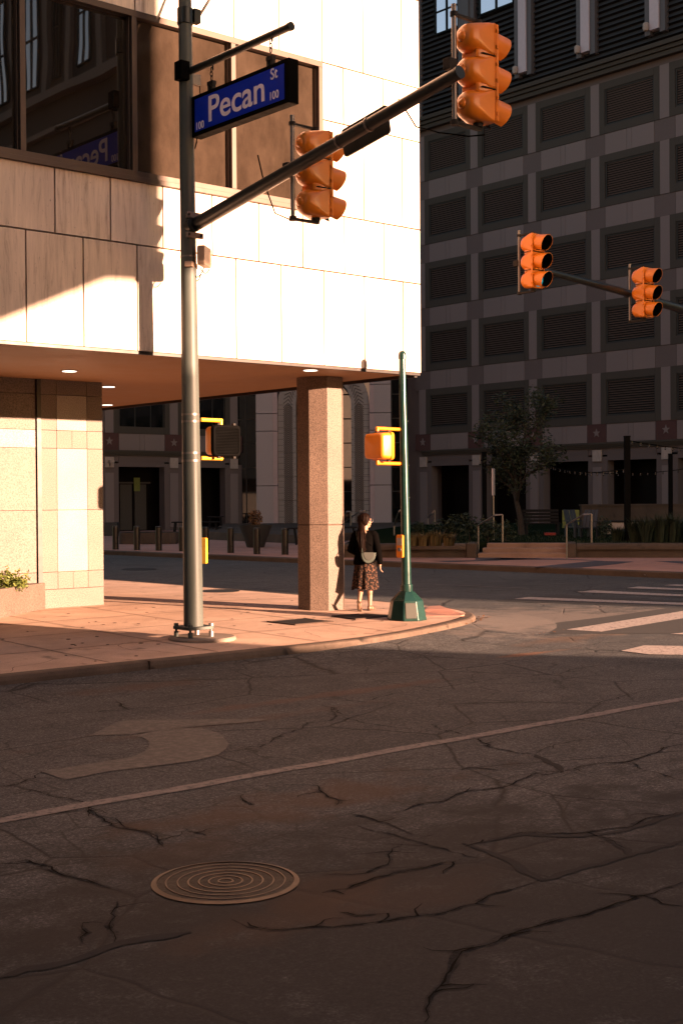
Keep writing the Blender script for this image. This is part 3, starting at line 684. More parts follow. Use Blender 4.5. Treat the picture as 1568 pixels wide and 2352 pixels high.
def leaves(mb, c, rad, n, size, rg, flat=.0, up=0.0):
    c = Vector(c)
    for _ in range(n):
        while True:
            p = Vector((rg.uniform(-1, 1), rg.uniform(-1, 1), rg.uniform(-1, 1)))
            if p.length < 1: break
        p = c + Vector((p.x*rad[0], p.y*rad[1], p.z*rad[2]))
        a = Vector((rg.uniform(-1, 1), rg.uniform(-1, 1), rg.uniform(-.6, .6)+up)).normalized(); b_ = a.cross(Vector((rg.uniform(-1, 1), rg.uniform(-1, 1), rg.uniform(-1, 1)))).normalized()
        s = size*rg.uniform(.6, 1.3)
        mb.add([p-a*s, p+b_*s*.42, p+a*s, p-b_*s*.42], [(0, 1, 2, 3)])
rgp = random.Random(11)
for i, (x, y, r) in enumerate(((-16, 1352, .32), (14, 1350, .27), (34, 1350, .2))):
    c = Vp(18.75, x, y); bz = .60
    nm = ('leafy green plant in the granite planter, cut by the left frame edge', 'bright green bushy plant in the middle of the granite planter', 'small wispy yellow-green plant at the right end of the granite planter')[i]
    t = thing('planter_plant', nm, 'plant', (c.x, c.y, bz), 0, 'plants in the granite planter')
    mb = MB(); leaves(mb, (c.x, c.y, bz+r*.5), (r*1.1, r, r*.62), 260, .045, rgp)
    for _ in range(14):
        a = rgp.uniform(0, 6.28); p = Vector((c.x, c.y, bz+.1)); e_ = p+Vector((math.cos(a)*r*1.3, math.sin(a)*r*.9, rgp.uniform(.1, .4)*r*2)); leaves(mb, e_, (.05, .05, .05), 6, .03, rgp)
    make('foliage', mb, M['bright_leaf'], t)
    make('stem', MB().tube([(c.x, c.y, bz-.02), (c.x+.02, c.y, bz+r*.5)], .012, 6), M['bark'], t)

# ================================================================ dark office block, right wing and left wing share one bay
WHITE = {}
def louvre_tree(t, O, e, n, wd_, z0, z1, ver):
    """one louvred window: trim frame (part) with slats (sub-part); O centre bottom, e along, n outward"""
    fr = MB(); c = O+Vector((0, 0, (z0+z1)/2)); hw = wd_/2; hz = (z1-z0)/2; up = Vector((0, 0, 1))
    for sx in (-1, 1): fr.obox(c+e*sx*(hw-.045)+n*.03, e, up, n, .045, hz, .04)
    for sz in (-1, 1): fr.obox(c+up*sz*(hz-.045)+n*.028, e, up, n, hw-.09, .045, .04)
    f = make('window', fr, M['fr_lt'], t)
    sl = MB(); k = 14
    for i in range(k):
        z = -hz+.09+(2*hz-.18)*(i+.5)/k
        sl.add([c+e*(-hw+.09)+up*(z-.055)+n*.05, c+e*(hw-.09)+up*(z-.055)+n*.05, c+e*(hw-.09)+up*(z+.045)-n*.02, c+e*(-hw+.09)+up*(z+.045)-n*.02], [(0, 1, 2, 3)])
    make('louvre', sl, M['louvre'], f)
def star(mb, c, e, n, r):
    up = Vector((0, 0, 1)); pts = []
    for i in range(10):
        a = math.pi/2+i*math.pi/5; q = r if i % 2 == 0 else r*.42; pts.append(c+e*(q*math.cos(a))+up*(q*math.sin(a)))
    mb.prism(pts, n*.03)
def wing(t, O, e, n, nb, rows, glass_rows, ledge_top, wall_span, seed):
    """O: ground point of the first bay centre on the facade, e: along, n: outward"""
    up = Vector((0, 0, 1)); s0, s1 = wall_span
    base = MB(); base.obox(O+e*((s0+s1)/2)+up*((4.2+ledge_top)/2)-n*.2, e, up, n, (s1-s0)/2, (ledge_top-4.2)/2, .2); make('wall', base, M['stone_md'], t)
    bk = MB(); bk.obox(O+e*((s0+s1)/2)+up*2.2-n*1.6, e, up, n, (s1-s0)/2, 2.2, .05); make('shopfront', bk, M['shopglass'], t)
    for b_ in range(-1, nb+1):
        c = O+e*(4.4*b_); pc_ = c+e*2.2; vis = s0 < 4.4*b_+2.2 < s1
        for r, (zt_, gl) in enumerate(rows):
            zb_ = zt_-1.92
            if 0 <= b_ < nb:
                if not gl: louvre_tree(t, Vector((c.x, c.y, 0)), e, n, 3.12, zb_, zt_, r)
                else:
                    fr = MB(); hw = 1.56
                    for q in (-1.5, -.45, .62, 1.5): fr.obox(c+e*q+up*((zb_+zt_)/2)+n*.03, e, up, n, .03, (zt_-zb_)/2, .04)
                    f = make('window', fr, M['fr_lt'], t); pm = MB(); pm.obox(c+up*((zb_+zt_)/2)+n*.02, e, up, n, hw, (zt_-zb_)/2, .012); make('pane', pm, M['curtain'], f)
                DK = MB()
                for sx in (-1, 1): DK.obox(c+e*sx*1.735+up*((zb_+zt_)/2)+n*.06, e, up, n, .17, .96+.40, .06)
                DK.obox(c+up*(zt_+.20)+n*.062, e, up, n, 1.56, .20, .06); DK.obox(c+up*(zb_-.20)+n*.062, e, up, n, 1.56, .20, .06)
                make('window_surround', DK, M['stone_dk'], t)
                zs1 = zb_-.41; zs0 = zs1-1.10 if r < len(rows)-1 else 4.86
                spans = [(zs0, zs1)]+([(zt_+.41, ledge_top-.6)] if r == 0 else [])
                for za, zc_ in spans:
                    L = MB()
                    for q, hw in ((-.86, .69), (0, .155), (.86, .69)): L.obox(c+e*q+up*((za+zc_)/2)+n*.05, e, up, n, hw, (zc_-za)/2-.008, .045)
                    make('spandrel_panel', L, M['stone_lt'], t)
            LP = MB().obox(pc_+up*((zt_+zb_)/2)+n*.068, e, up, n, .285, (zt_-zb_)/2+.39, .05)
            for zj in (zt_+.035, zb_+.045): LP.obox(pc_+up*zj+n*.1185, e, up, n, .286, .012, .0006)
            if vis: make('pier_strip', LP, M['stone_lt'], t)
            if r < len(rows)-1 and vis: make('pier_panel', MB().obox(pc_+up*(zb_-.96)+n*.045, e, up, n, .63, .55, .04), M['stone_md'], t)
        if vis:
            pr_ = make('pier', MB().obox(pc_+up*2.05-n*.25, e, up, n, .64, 2.05, .28), M['stone_md'], t); make('pier_strip', MB().obox(pc_+up*1.95+n*.045, e, up, n, .285, 1.6, .045), M['stone_lt'], pr_)
            RD = MB(); RD.obox(pc_+up*5.36+n*.05, e, up, n, .63, .50, .05); rd = make('red_panel', RD, M['stone_red'], t)
            ST = MB(); star(ST, pc_+up*5.36+n*.10, e, n, .25); make('star_emblem', ST, M['stone_lt'], rd)
            PL = MB(); PL.obox(pc_+up*4.16+n*.065, e, up, n, .29, .30, .05); make('plaque', PL, M['plaq'], t)
        if 0 <= b_ < nb:
            LT = MB(); LT.obox(c+up*4.06-n*.10, e, up, n, 1.56, .16, .13); LT.obox(c+up*4.38+n*.0, e, up, n, 1.54, .155, .04); make('lintel', LT, M['stone_md'], t)
    co = MB()
    for z, d in ((4.60, .10), (4.70, .16), (4.80, .22)): co.obox(O+e*((s0+s1)/2)+up*z+n*(d/2), e, up, n, (s1-s0)/2, .049, d/2+.02)
    make('cornice', co, M['stone_dk'], t)
UB = 56.5
T = thing('office_building', 'tall dark stone office block across the plaza, rows of louvred windows', 'building', (UB, 46, Z1))
rows = [(23.45, 0), (19.62, 0), (15.79, 0), (11.97, 0), (8.15, 0)]
wing(T, Vector((UB, 55.45, 0)), Vector((0, -1, 0)), Vector((-1, 0, 0)), 6, rows, [], 24.25, (-2.25, 40), 1)
ld = MB()
for z0, z1_, d in ((24.2, 24.42, .35), (24.46, 24.64, .45), (24.68, 24.9, .58)): ld.box(UB-d, UB+.5, 10, 57.9, z0, z1_)
make('ledge', ld, M['stone_dk'], T)
lv = MB(); lb_ = MB(); lb_.box(UB+.2, UB+.4, 10, 57.9, 24.9, 46)
z = 24.95
while z < 40:
    lv.add([(UB-.05, 10, z), (UB-.05, 57.7, z), (UB+.12, 57.7, z+.24), (UB+.12, 10, z+.24)], [(0, 1, 2, 3)]); z += .30
make('louvre_back', lb_, M['screen_back'], T); make('louvre_screen', lv, M['screen_slat'], T)
for i, v in enumerate((53.72, 49.36, 44.95, 40.52, 36.1)):
    f = make('fin', MB().box(UB-.32, UB+.1, v-.28, v+.28, 25.7, 46), M['fin'] if i else M['fin_s'], T)
    make('fin_side', MB().box(UB-.24, UB+.1, v-.62, v-.29, 25.5, 46).box(UB-.24, UB+.1, v+.29, v+.62, 25.5, 46), M['fin_s'], f)
    if i:
        p = (UB-.42, v+.42, 25.85); d = make('camera_dome', MB().lathe((p[0], p[1], p[2]-.2), [(.03, 0), (.13, .06), (.16, .2), (.15, .42), (.05, .48)], 12), M['plaq'], f)
for (v0, v1, z0) in ((54.45, 56.35, 29.75), (50.15, 52.75, 29.9), (45.7, 48.3, 31.0)):
    fr = MB(); fr.box(UB-.14, UB+.1, v0, v1, z0-.1, z0); nsp = 2
    for k in range(nsp+1): u_ = v0+(v1-v0)*k/nsp; fr.box(UB-.14, UB+.1, u_-.06, u_+.06, z0, 36)
    for zq in (31.0, 33.2, 35.4):
        if zq > z0+.2: fr.box(UB-.12, UB+.1, v0+.06, v1-.06, zq-.05, zq+.05)
    w_ = make('window', fr, M['louvre'], T); make('pane', MB().box(UB-.09, UB-.07, v0+.06, v1-.06, z0, 36), M['skyglass'], w_)
make('roof_mass', MB().box(UB+1.75, 75, 10, 57.7, .1, 46).box(UB+.5, UB+1.74, 10, 57.69, 4.4, 46).box(UB+.1, UB+6, 57.72, 60, .1, 40), M['stone_md'], T)
T2 = thing('office_building', 'lower wing of the dark office with doorways, seen under the white overhang', 'building', (43.9, 66, Z1))
wing(T2, Vector((41.67, 66, 0)), Vector((1, 0, 0)), Vector((0, -1, 0)), 2, [(11.97, 0), (8.15, 1)], [], 13, (-12, 6.9), 2)
dr = MB()
for u0, u1 in ((40.2, 40.9), (41.1, 41.9), (42.1, 42.9)): dr.box(u0, u1, 67.45, 67.53, .2, 2.9)
dr.box(40.11, 43.2, 67.44, 67.54, 2.95, 3.05); make('door', dr, M['stone_dk'], T2)
make('flood_lamp', MB().box(39.34, 39.62, 65.6, 65.86, 4.12, 4.26).box(39.44, 39.52, 65.7, 65.9, 3.95, 4.12), M['plaq'], T2)
make('notice', MB().box(42.02, 42.42, 67.38, 67.42, 2.5, 3.3), M['lime'], T2)
make('roof_mass', MB().box(29.7, 48.6, 67.7, 80, .1, 20), M['stone_md'], T2)
# chamfered corner with the carved arch
PB0 = Vector((47.4, 66, 0)); pe = Vector((.7389, -.6739, 0)).normalized(); pno = Vector((-.6739, -.7389, 0)).normalized(); UPV = Vector((0, 0, 1))
def pp(s, z, d=0): return PB0+pe*s+UPV*z+pno*d
T3 = thing('arched_portal', 'pinkish stone corner portal with a chevron-carved arch, behind the granite column', 'portal', tuple(pp(6.25, Z1)))
mb = MB(); mb.obox(pp(6.2, 8, -1.2), pe, UPV, pno, 6.2, 8, .05); cw = make('curtain_wall', mb, M['curtain'], T3)
mb = MB()
for s in (.05, .7, 1.4, 2.1, 10.4, 11.05, 11.7, 12.35): mb.obox(pp(s, 8, -1.12), pe, UPV, pno, .03, 8, .04)
for z in (2.4, 3.9, 5.4, 6.9, 8.4): mb.obox(pp(1.1, z, -1.12), pe, UPV, pno, 1.0, .03, .035); mb.obox(pp(11.4, z, -1.12), pe, UPV, pno, 1.0, .03, .035); mb.obox(pp(6.25, z, -.9), pe, UPV, pno, 1.7, .025, .03)
for s in (5.2, 6.25, 7.3): mb.obox(pp(s, 5, -.9), pe, UPV, pno, .025, 5, .03)
make('mullion', mb, M['stone_dk'], cw)
P1, P2 = MB(), MB()
for sgn in (-1, 1):
    c0 = 6.25+sgn*3.58; c1 = 6.25+sgn*2.98
    for za, zb_ in ((.4, 2.76), (2.80, 6.08), (6.12, 7.14), (7.18, 8.86), (8.9, 12.4)):
        P1.obox(pp(c0, (za+zb_)/2, .0), pe, UPV, pno, .51, (zb_-za)/2, .5); P2.obox(pp(c1, (za+zb_)/2, -.06), pe, UPV, pno, .085+.1, (zb_-za)/2, .5)
P1.obox(pp(6.25, 14, -.1), pe, UPV, pno, 4.1, 1.6, .45)
make('pillar', P1, M['portal'], T3); make('pillar_edge', P2, M['portal_p'], T3)
# arch ring: jambs + voussoirs with carved chevrons
zs_, ri, ro = 7.70, 1.68, 2.78
AR = MB(); CH = MB(); JT = MB()
def arc_block(mb, a0, a1, r0, r1, d0, d1, k=4):
    A = [a0+(a1-a0)*i/k for i in range(k+1)]
    pts = [(r0*math.cos(a), r0*math.sin(a)) for a in A]+[(r1*math.cos(a), r1*math.sin(a)) for a in A[::-1]]
    mb.prism([pp(6.25+x, zs_+y, d0) for x, y in pts], pno*(d1-d0))
for i in range(11):
    a0, a1 = math.pi*i/11, math.pi*(i+1)/11
    arc_block(AR, a0+.004, a1-.004, ri, ro, -.5, .2)
for sgn in (-1, 1):
    for k in range(5):
        za, zb_ = .4+k*1.46, .4+(k+1)*1.46
        AR.obox(pp(6.25+sgn*(ri+ro)/2, (za+zb_)/2, -.15), pe, UPV, pno, (ro-ri)/2, .72, .35)
        for j in range(4): JT.obox(pp(6.25+sgn*(ro-.17), za+.365*j+.1, .205), pe, UPV, pno, .17, .009, .006); JT.obox(pp(6.25+sgn*(ri+.06), za+.365*j+.05, .205), pe, UPV, pno, .06, .009, .006)
    for k in range(62):
        z = .5+k*.118; cx_ = 6.25+sgn*(ri+.47)
        for q in (-1, 1):
            a = Vector((0, 0, 0))+pe*q*.27+UPV*(-.30); L_ = a.length; a.normalize(); b_ = a.cross(pno)
            CH.obox(pp(cx_, z, .215)+a*L_/2, a, b_, pno, L_/2, .022, .02)
for i in range(30):
    a = math.pi*(i+.5)/30
    rad = pe*math.cos(a)+UPV*math.sin(a); tan = (-pe*math.sin(a)+UPV*math.cos(a))*(1 if a < math.pi/2 else -1)
    c = pp(6.25, zs_, .215)+rad*(ri+.47)
    for q in (-1, 1):
        d_ = (rad*q*.27-tan*.30); L_ = d_.length; d_.normalize(); CH.obox(c+d_*L_/2, d_, d_.cross(pno), pno, L_/2, .022, .02)
ar = make('arch', AR, M['portal_g'], T3); make('chevron_carving', CH, M['groove_shade'], ar); make('carved_joint', JT, M['stone_dk'], ar)
make('plinth', MB().prism([pp(-.0, .1, -1.3), pp(12.3, .1, -1.3), pp(12.3, .1, 1.6), pp(-.0, .1, 1.6)], (0, 0, .302)), M['seatwall'], T3)
make('roof_mass', MB().prism([pp(.2, .1, -1.6), pp(12.1, .1, -1.6), pp(12.1, .1, -14), pp(.2, .1, -14)], (0, 0, 34)), M['stone_dk'], T3)

# ================================================================ buildings behind the camera that shade and mirror in the scene
bl = thing('brick_building', 'dark brick block on the near side of the street, outside the frame', 'building', (0, -6, 0))
mb = MB(); P_ = [(-60, 0), (20.9, 0), (20.2, 1.9), (19.1, 2.3), (17.95, 2.8), (16.85, 2.9), (16.70, 3.1), (16.70, 6.6), (-60, 6.6)]  # unseen wall, outline shaped to cast the shade edge on road and facade
mb.prism([(x, -6, z) for x, z in P_], (0, -.4, 0)); make('street_wall', mb, M['brick'], bl)
mb = MB(); mb.sheet([(x, -6.1, z) for x, z in [(5.5, 6.602), (13.3, 6.602), (16.2, 7.9), (17.06, 7.95), (17.06, 14), (5.5, 14)]]); make('wall', MB().box(-60, 5.5, -6.4, -6, 6.602, 14), M['brick'], bl); make('fill_screen', mb, M['screen'], bl)  # sheet added out of view to pass warm fill onto the shaded panels
make('rear_mass', MB().box(-60, 2, -30, -14, 0, 55), M['brick'], bl)  # tall mass added out of view to cut sky light on the road
br = thing('brick_building', 'tall brown brick block mirrored in the window at upper left', 'building', (60, -40, 0))
vv = lambda v: v-.97
zq_ = lambda z: z*1.0
bw = MB().box(50.3, 110, -74, -40, 0, 70).box(62, 110, -98, -74.1, 0, 64); make('wall', bw, M['brick'], br)
le = MB().box(49.5, 50.6, -71.4, -40.1, zq_(32.6), zq_(33.3)).box(49.8, 50.6, -71.4, -40.1, zq_(30.2), zq_(30.5)); make('ledge', le, M['ledge'], br)
for v in (-66.6, -61.3, -57.9, -53.2, -48.2): make('pilaster', MB().box(49.9, 50.6, vv(v)-.4, vv(v)+.3, zq_(33.35), 60), M['ledge'], br)
for (v0, v1) in ((-70, -68.2), (-64.9, -62.8), (-60.4, -59.6), (-56.7, -54.9), (-50.6, -48.8), (-44, -42)):
    v0, v1 = vv(v0), vv(v1)
    for z0, z1_ in ((34.4, 42.6), (44.0, 52)):
        f = MB(); z0, z1_ = zq_(z0), zq_(z1_)
        for q in (v0, (v0+v1)/2, v1): f.box(50.05, 50.32, q-.04, q+.04, z0, z1_)
        for zk in (z0, z0+3.8, z1_): f.box(50.06, 50.32, v0+.05, v1-.05, zk-.05, zk+.05)
        w_ = make('window', f, M['stone_dk'], br); make('pane', MB().box(50.15, 50.2, v0, v1, z0, z1_), M['skyglass'], w_)
    for z0, z1_ in ((20, 27.5), (10, 17)): make('dark_window', MB().box(50.1, 50.32, v0-.2, v1+.2, zq_(z0), zq_(z1_)), M['curtain'], br)
# ================================================================ big signal pole with mast arm
PX, PY = 9.80, 14.30
SP = thing('signal_pole', 'tall weathered green signal pole bolted to a round concrete pad, carrying the mast arm', 'signal pole', (PX, PY, Z1+.02))
LEAN = Vector((-.0072, -.001, 1))
def pz(z): return Vector((PX, PY, 0))+LEAN*(z-.3)+Vector((0, 0, .3))
make('footing', MB().lathe((PX+.10, PY-.05, Z1), [(.44, 0), (.44, .045), (.42, .06)], 32), M['pad'], SP)
bp = MB(); ax_ = Vector((1, 0, 0)); ay = Vector((0, 1, 0))
bp.rbox((PX, PY, .33), ax_, ay, Vector((0, 0, 1)), .205, .205, .02, .05); make('base_plate', bp, M['pole'], SP, bevel=.005)
for sx in (-1, 1):
    for sy in (-1, 1):
        b_ = MB(); c = (PX+sx*.162, PY+sy*.162, 0)
        b_.lathe((c[0], c[1], .205), [(.016, 0), (.016, .175)], 10); b_.lathe((c[0], c[1], .345), [(.034, 0), (.034, .04)], 6, smooth=False); b_.lathe((c[0], c[1], .21), [(.034, 0), (.034, .07)], 6, smooth=False)
        make('bolt', b_, M['galv'] if sx > 0 else M['pole'], SP)  # left bolts take the darker material, painting the shade on that side
zs = [.335, 1.5, 3, 5, 7, 8.3, 9.6]
mb = MB(); mb.tube([pz(z) for z in zs], [.128-.0052*(z-.3) for z in zs], 40); make('pole', mb, M['pole'], SP, ang=50)
def band(z, h, r, mat, nm='clamp_band'):
    make(nm, MB().tube([pz(z-h/2), pz(z+h/2)], r, 32), mat, SP)
for z in (3.10, 3.01, 2.60, 2.50): band(z, .028, .128-.0052*z+.004, M['galv'])
band(3.055, .06, .128-.0052*3+.002, M['pole']); band(2.55, .06, .128-.0052*2.5+.002, M['pole'])
hh = MB(); c = pz(1.3); 
A0, A1 = Vector((PX+.02, PY-.06, 5.55)), Vector((9.86, 9.525, 6.363))
ad = (A1-A0).normalized()
mb = MB(); mb.tube([A0, A1], [.088, .066], 24); mb.tube([A1, A1+ad*.03], [.070, .070], 24); make('mast_arm', mb, M['arm'], SP)
for z in (5.663, 5.407):
    k = pz(z); cl_ = MB(); cl_.obox(k+Vector((.02, -.118, 0)), ax_, ay, Vector((0, 0, 1)), .125, .022, .038)
    make('arm_clamp', cl_, M['galv'], SP, bevel=.006)
    for q in (-.085, .105): make('bolt', MB().lathe(k+Vector((q, -.137, 0)), [(.017, 0), (.017, .02)], 6, (0, -1, 0), smooth=False), M['dk_iron'], SP)
make('arm_socket', MB().tube([pz(5.53)+Vector((0, -.02, 0)), pz(5.53)+Vector((0, -.13, .015))], .098, 20), M['arm'], SP)
S0, S1 = Vector((PX-.05, PY-.04, 7.52)), Vector((9.85, 12.286, 7.586))
mb = MB(); mb.tube([S0, S1], .046, 18); mb.tube([S1, S1+(S1-S0).normalized()*.05], .053, 18); make('sign_arm', mb, M['arm'], SP)
k = pz(7.48); mb = MB(); mb.obox(k+Vector((-.10, -.06, .03)), ax_, ay, Vector((0, 0, 1)), .07, .08, .12); make('arm_bracket', mb, M['black'], SP, bevel=.01)
mb = MB(); mb.obox(k+Vector((.13, -.02, -.03)), ax_, ay, Vector((0, 0, 1)), .07, .03, .07); make('arm_clamp', mb, M['galv'], SP, bevel=.006)
k = pz(8.23); mb = MB(); mb.tube([k-Vector((0, 0, .09)), k+Vector((0, 0, .12))], .103, 24); mb.obox(k+Vector((.13, -.05, .03)), ax_, ay, Vector((0, 0, 1)), .05, .05, .09); make('arm_bracket', mb, M['arm'], SP, bevel=.006)
make('brace_rod', MB().tube([k+Vector((.16, -.06, .02)), k+Vector((.85, -.5, 1.35))], .018, 8), M['galv'], SP)
def wire(nm, pts, r, mat, par):
    P = [Vector(p) for p in pts]; Q = []
    for i in range(len(P)-1):
        p0, p1, p2, p3 = P[max(i-1, 0)], P[i], P[i+1], P[min(i+2, len(P)-1)]
        for j in range(6):
            t = j/6; Q.append(.5*((2*p1)+(p2-p0)*t+(2*p0-5*p1+4*p2-p3)*t*t+(3*p1-p0-3*p2+p3)*t**3))
    Q.append(P[-1]); return make(nm, MB().tube(Q, r, 6), mat, par)
wire('cable', [k+Vector((.18, -.06, -.86)), k+Vector((.16, -.09, -1.15)), k+Vector((.1, -.12, -1.5)), k+Vector((.06, -.11, -1.7)), k+Vector((.1, -.1, -1.6))], .007, M['black'], SP)

# ---- street name sign hanging from the sign arm
NS = thing('street_sign', 'blue illuminated street name sign hanging from the upper arm of the big pole', 'street sign', (9.85, 13.3, 6.65))
ya, yb, za, zb_ = 14.215, 12.20, 6.669, 7.196
ev = Vector((0, -1, 0)); un = Vector((-1, 0, 0)); uz = Vector((0, 0, 1)); sc_ = Vector((9.85, (ya+yb)/2, (za+zb_)/2))
make('frame', MB().obox(sc_, ev, uz, un, (ya-yb)/2, (zb_-za)/2, .075), M['black'], NS, bevel=.008)
make('panel', MB().obox(sc_+un*.072, ev, uz, un, (ya-yb)/2-.085, (zb_-za)/2-.055, .009), M['sign_blue'], NS)
def text_mesh(mb, body, origin, right, up_, n, size, wide=1.0):
    cu = bpy.data.curves.new('tmp', 'FONT'); cu.body = body; cu.size = size; cu.extrude = .002; cu.resolution_u = 6; cu.offset = size*.012
    ob = bpy.data.objects.new('tmp', cu); COL.objects.link(ob)
    dg = bpy.context.evaluated_depsgraph_get(); me = bpy.data.meshes.new_from_object(ob.evaluated_get(dg))
    mb.add([origin+right*(v.co.x*wide)+up_*v.co.y+n*v.co.z for v in me.vertices], [tuple(p.vertices) for p in me.polygons])
    bpy.data.objects.remove(ob); bpy.data.curves.remove(cu); bpy.data.meshes.remove(me)
o = sc_+un*.0845
for body, e_, z_, sz, wd2 in (('Pecan', -.64, -.14, .46, 1.12), ('St', .665, .075, .185, .95), ('100', .635, -.165, .135, .95), ('100', -.905, -.19, .135, .95)):
    tx = MB(); text_mesh(tx, body, o+ev*e_+uz*z_, ev, uz, un, sz, wd2); make('lettering', tx, M['letter'], NS)
for y in (13.86, 12.63):
    h = MB(); zt = 7.52+(14.3-y)*.03
    h.tube([(9.845, y-.03, zt-.07), (9.845, y-.03, zt+.055)], .012, 6)
    for i, z in enumerate((zt-.06, zt-.115, zt-.165)):
        R = [Vector((9.845+(.018*math.cos(a) if i % 2 else 0), y+.0+(0 if i % 2 else .018*math.cos(a)), z+.035*math.sin(a))) for a in [2*math.pi*j/10 for j in range(11)]]
        h.tube(R, .0065, 5, False)
    h.box(9.82, 9.87, y-.055, y-.02, 7.19, 7.305); h.box(9.82, 9.87, y+.02, y+.055, 7.19, 7.305); h.box(9.815, 9.875, y-.06, y+.06, 7.28, 7.325)
    make('hanger', h, M['dk_iron'], NS)
for y in (14.27, 12.42): make('cap_screw', MB().lathe((9.81, y, 7.196), [(.014, 0), (.014, .02)], 8), M['galv'], NS)

# ---- three-lens signal heads, built facing local +x
def signal(label, group='orange three-lens traffic signals', lit=None):
    t = thing('traffic_signal', label, 'traffic light', (0, 0, 0), 0, group)
    H = MB(); pitch = .352; up = Vector((0, 0, 1))
    def sect(x, hw, hz, cz, r, k=7):
        ring = []
        for sx, sy, a0 in ((1,1,0),(-1,1,90),(-1,-1,180),(1,-1,270)):
            for i in range(k): a = R_(a0+90*i/(k-1)); ring.append(Vector((x, sx*(hw-r)+r*math.cos(a), cz+sy*(hz-r)+r*math.sin(a))))
        return ring
    for i in (-1, 0, 1):
        cz = i*pitch
        H.rings([sect(.085, .172, .174, cz, .03), sect(.10, .172, .174, cz, .03), sect(.12, .160, .165, cz, .05), sect(.12, .001, .001, cz, .0005)], True, True, False)
        # rear shell: square rim shrinking to a round dome
        H.rings([sect(-.245, .03, .03, cz, .029), sect(-.240, .075, .075, cz, .074), sect(-.222, .112, .112, cz, .11), sect(-.185, .138, .140, cz, .125), sect(-.12, .150, .156, cz, .12), sect(-.03, .156, .165, cz, .075), sect(.03, .162, .170, cz, .04), sect(.085, .166, .172, cz, .03)])
        H.ball((-.235, 0, cz), .058, 14, 8, (.75, 1, 1))
        if i < 1: H.rings([sect(x, w_, .05, cz+pitch/2, .02) for x, w_ in ((-.13, .10), (-.10, .13), (.06, .15), (.07, .15))])
    H.box(.10, .135, -.178, -.166, -1.5*pitch+.02, 1.5*pitch-.02); H.box(.10, .135, .166, .178, -1.5*pitch+.02, 1.5*pitch-.02)
    make('housing', H, M['orange'], t, local=True, bevel=.004, ang=50)
    for z in (-pitch/2, pitch/2): make('seam', MB().obox((.02, 0, z), (1, 0, 0), (0, 1, 0), up, .115, .1665, .003), M['dk_iron'], t, local=True)
    for i in (-1, 0, 1):
        for q in (-.085, .085): make('hinge', MB().obox((.105, -.180, i*pitch+q), (1, 0, 0), (0, 1, 0), up, .012, .012, .018), M['orange'], t, local=True)
        make('latch', MB().obox((.105, .180, i*pitch), (1, 0, 0), (0, 1, 0), up, .012, .010, .014), M['dk_iron'], t, local=True)
    for i, nm in ((1, 'lens_r'), (0, 'lens_a'), (-1, 'lens_g')):
        cz = i*pitch; V = MB(); RR, RI = .150, .143
        def vis(r, x0, lt, lb, a0=-62, a1=242, k=26):
            ring0, ring1 = [], []
            for j in range(k+1):
                a = R_(a0+(a1-a0)*j/k); h = (math.sin(a)+.88)/1.88; dr_ = -.035
                ring0.append(Vector((x0, r*math.cos(a), cz+r*math.sin(a))))
                ring1.append(Vector((x0+lb+(lt-lb)*min(1, max(0, h))**.75, (r)*math.cos(a), cz+r*math.sin(a)+dr_)))
            return ring0, ring1
        o0, o1 = vis(RR, .118, .295, .16); i0, i1 = vis(RI, .118, .295, .16)
        V.rings([i0, i1, o1, o0], False, False); vv = make('visor', V, M['orange'], t, local=True, ang=50)
        W = MB(); j0, j1 = vis(RI-.004, .119, .290, .155); W.rings([j0, j1], False, False); make('lining', W, M['visor_in'], vv, local=True)
        L = MB(); L.lathe((.121, 0, cz), [(.148, 0), (.13, .02), (.07, .036), (.005, .042)], 20, (1, 0, 0)); make('lens', L, M['lens_on'] if lit == i else M[nm], t, local=True)
    K = MB(); tx_ = -.355
    K.tube([(tx_, 0, -.60), (tx_, 0, .66)], .027, 14); make('bracket_tube', K, M['galv'], t, local=True)
    A = MB(); A.obox((-.17, 0, .555), (1, 0, 0), (0, 1, 0), up, .20, .022, .014); A.lathe((tx_, 0, .535), [(.042, 0), (.042, .045)], 12); A.lathe((0, 0, .525), [(.05, 0), (.05, .045)], 12)
    make('bracket_arm', A, M['dk_iron'], t, local=True); A = MB()
    A.obox((-.17, 0, -.575), (1, 0, 0), (0, 1, 0), up, .21, .026, .016); A.lathe((tx_, 0, -.60), [(.045, 0), (.045, .055)], 12); A.lathe((0, 0, -.56), [(.055, 0), (.055, .04)], 12)
    make('bracket_arm', A, M['dk_iron'], t, local=True)
    make('arm_mount', MB().obox((tx_-.06, 0, .02), (1, 0, 0), (0, 1, 0), up, .06, .05, .06), M['dk_iron'], t, local=True, bevel=.01)
    if label.startswith('near'): pass
    return t
def place_sig(t, c, rz):
    t.location = c; t.rotation_euler = (0, 0, rz); WM[t] = Matrix.Translation(Vector(c)) @ Matrix.Rotation(rz, 4, 'Z')
s1 = signal('orange three-lens traffic signal hung halfway along the near mast arm, before the white wall')
place_sig(s1, (10.30, 12.355, 5.919), 0)
s2 = copy_tree(s1, (10.32, 9.683, 6.481), 0, label='largest orange traffic signal, at the tip of the near mast arm')
s3 = signal('orange far traffic signal at the tip of the far mast arm, its green lens lit', lit=-1)
place_sig(s3, (19.62, 16.98, 6.555), R_(-90))
s4 = copy_tree(s1, (23.14, 16.98, 6.285), R_(-90), label='orange far traffic signal further along the far mast arm, by the right edge')
for s_, q in ((s1, [(-.40, .62, .30), (-.36, .55, -.05), (-.35, .35, -.45), (-.35, .06, -.575)]), (s2, [(-.42, .78, -.16), (-.40, .66, -.33), (-.38, .55, -.5), (-.35, .25, -.62), (-.1, .05, -.66), (.1, .0, -.62)])):
    mb_ = MB(); P = [Vector(p) for p in q]; mb_.tube(P, .009, 6); make('cable', mb_, M['black'], s_, local=True)
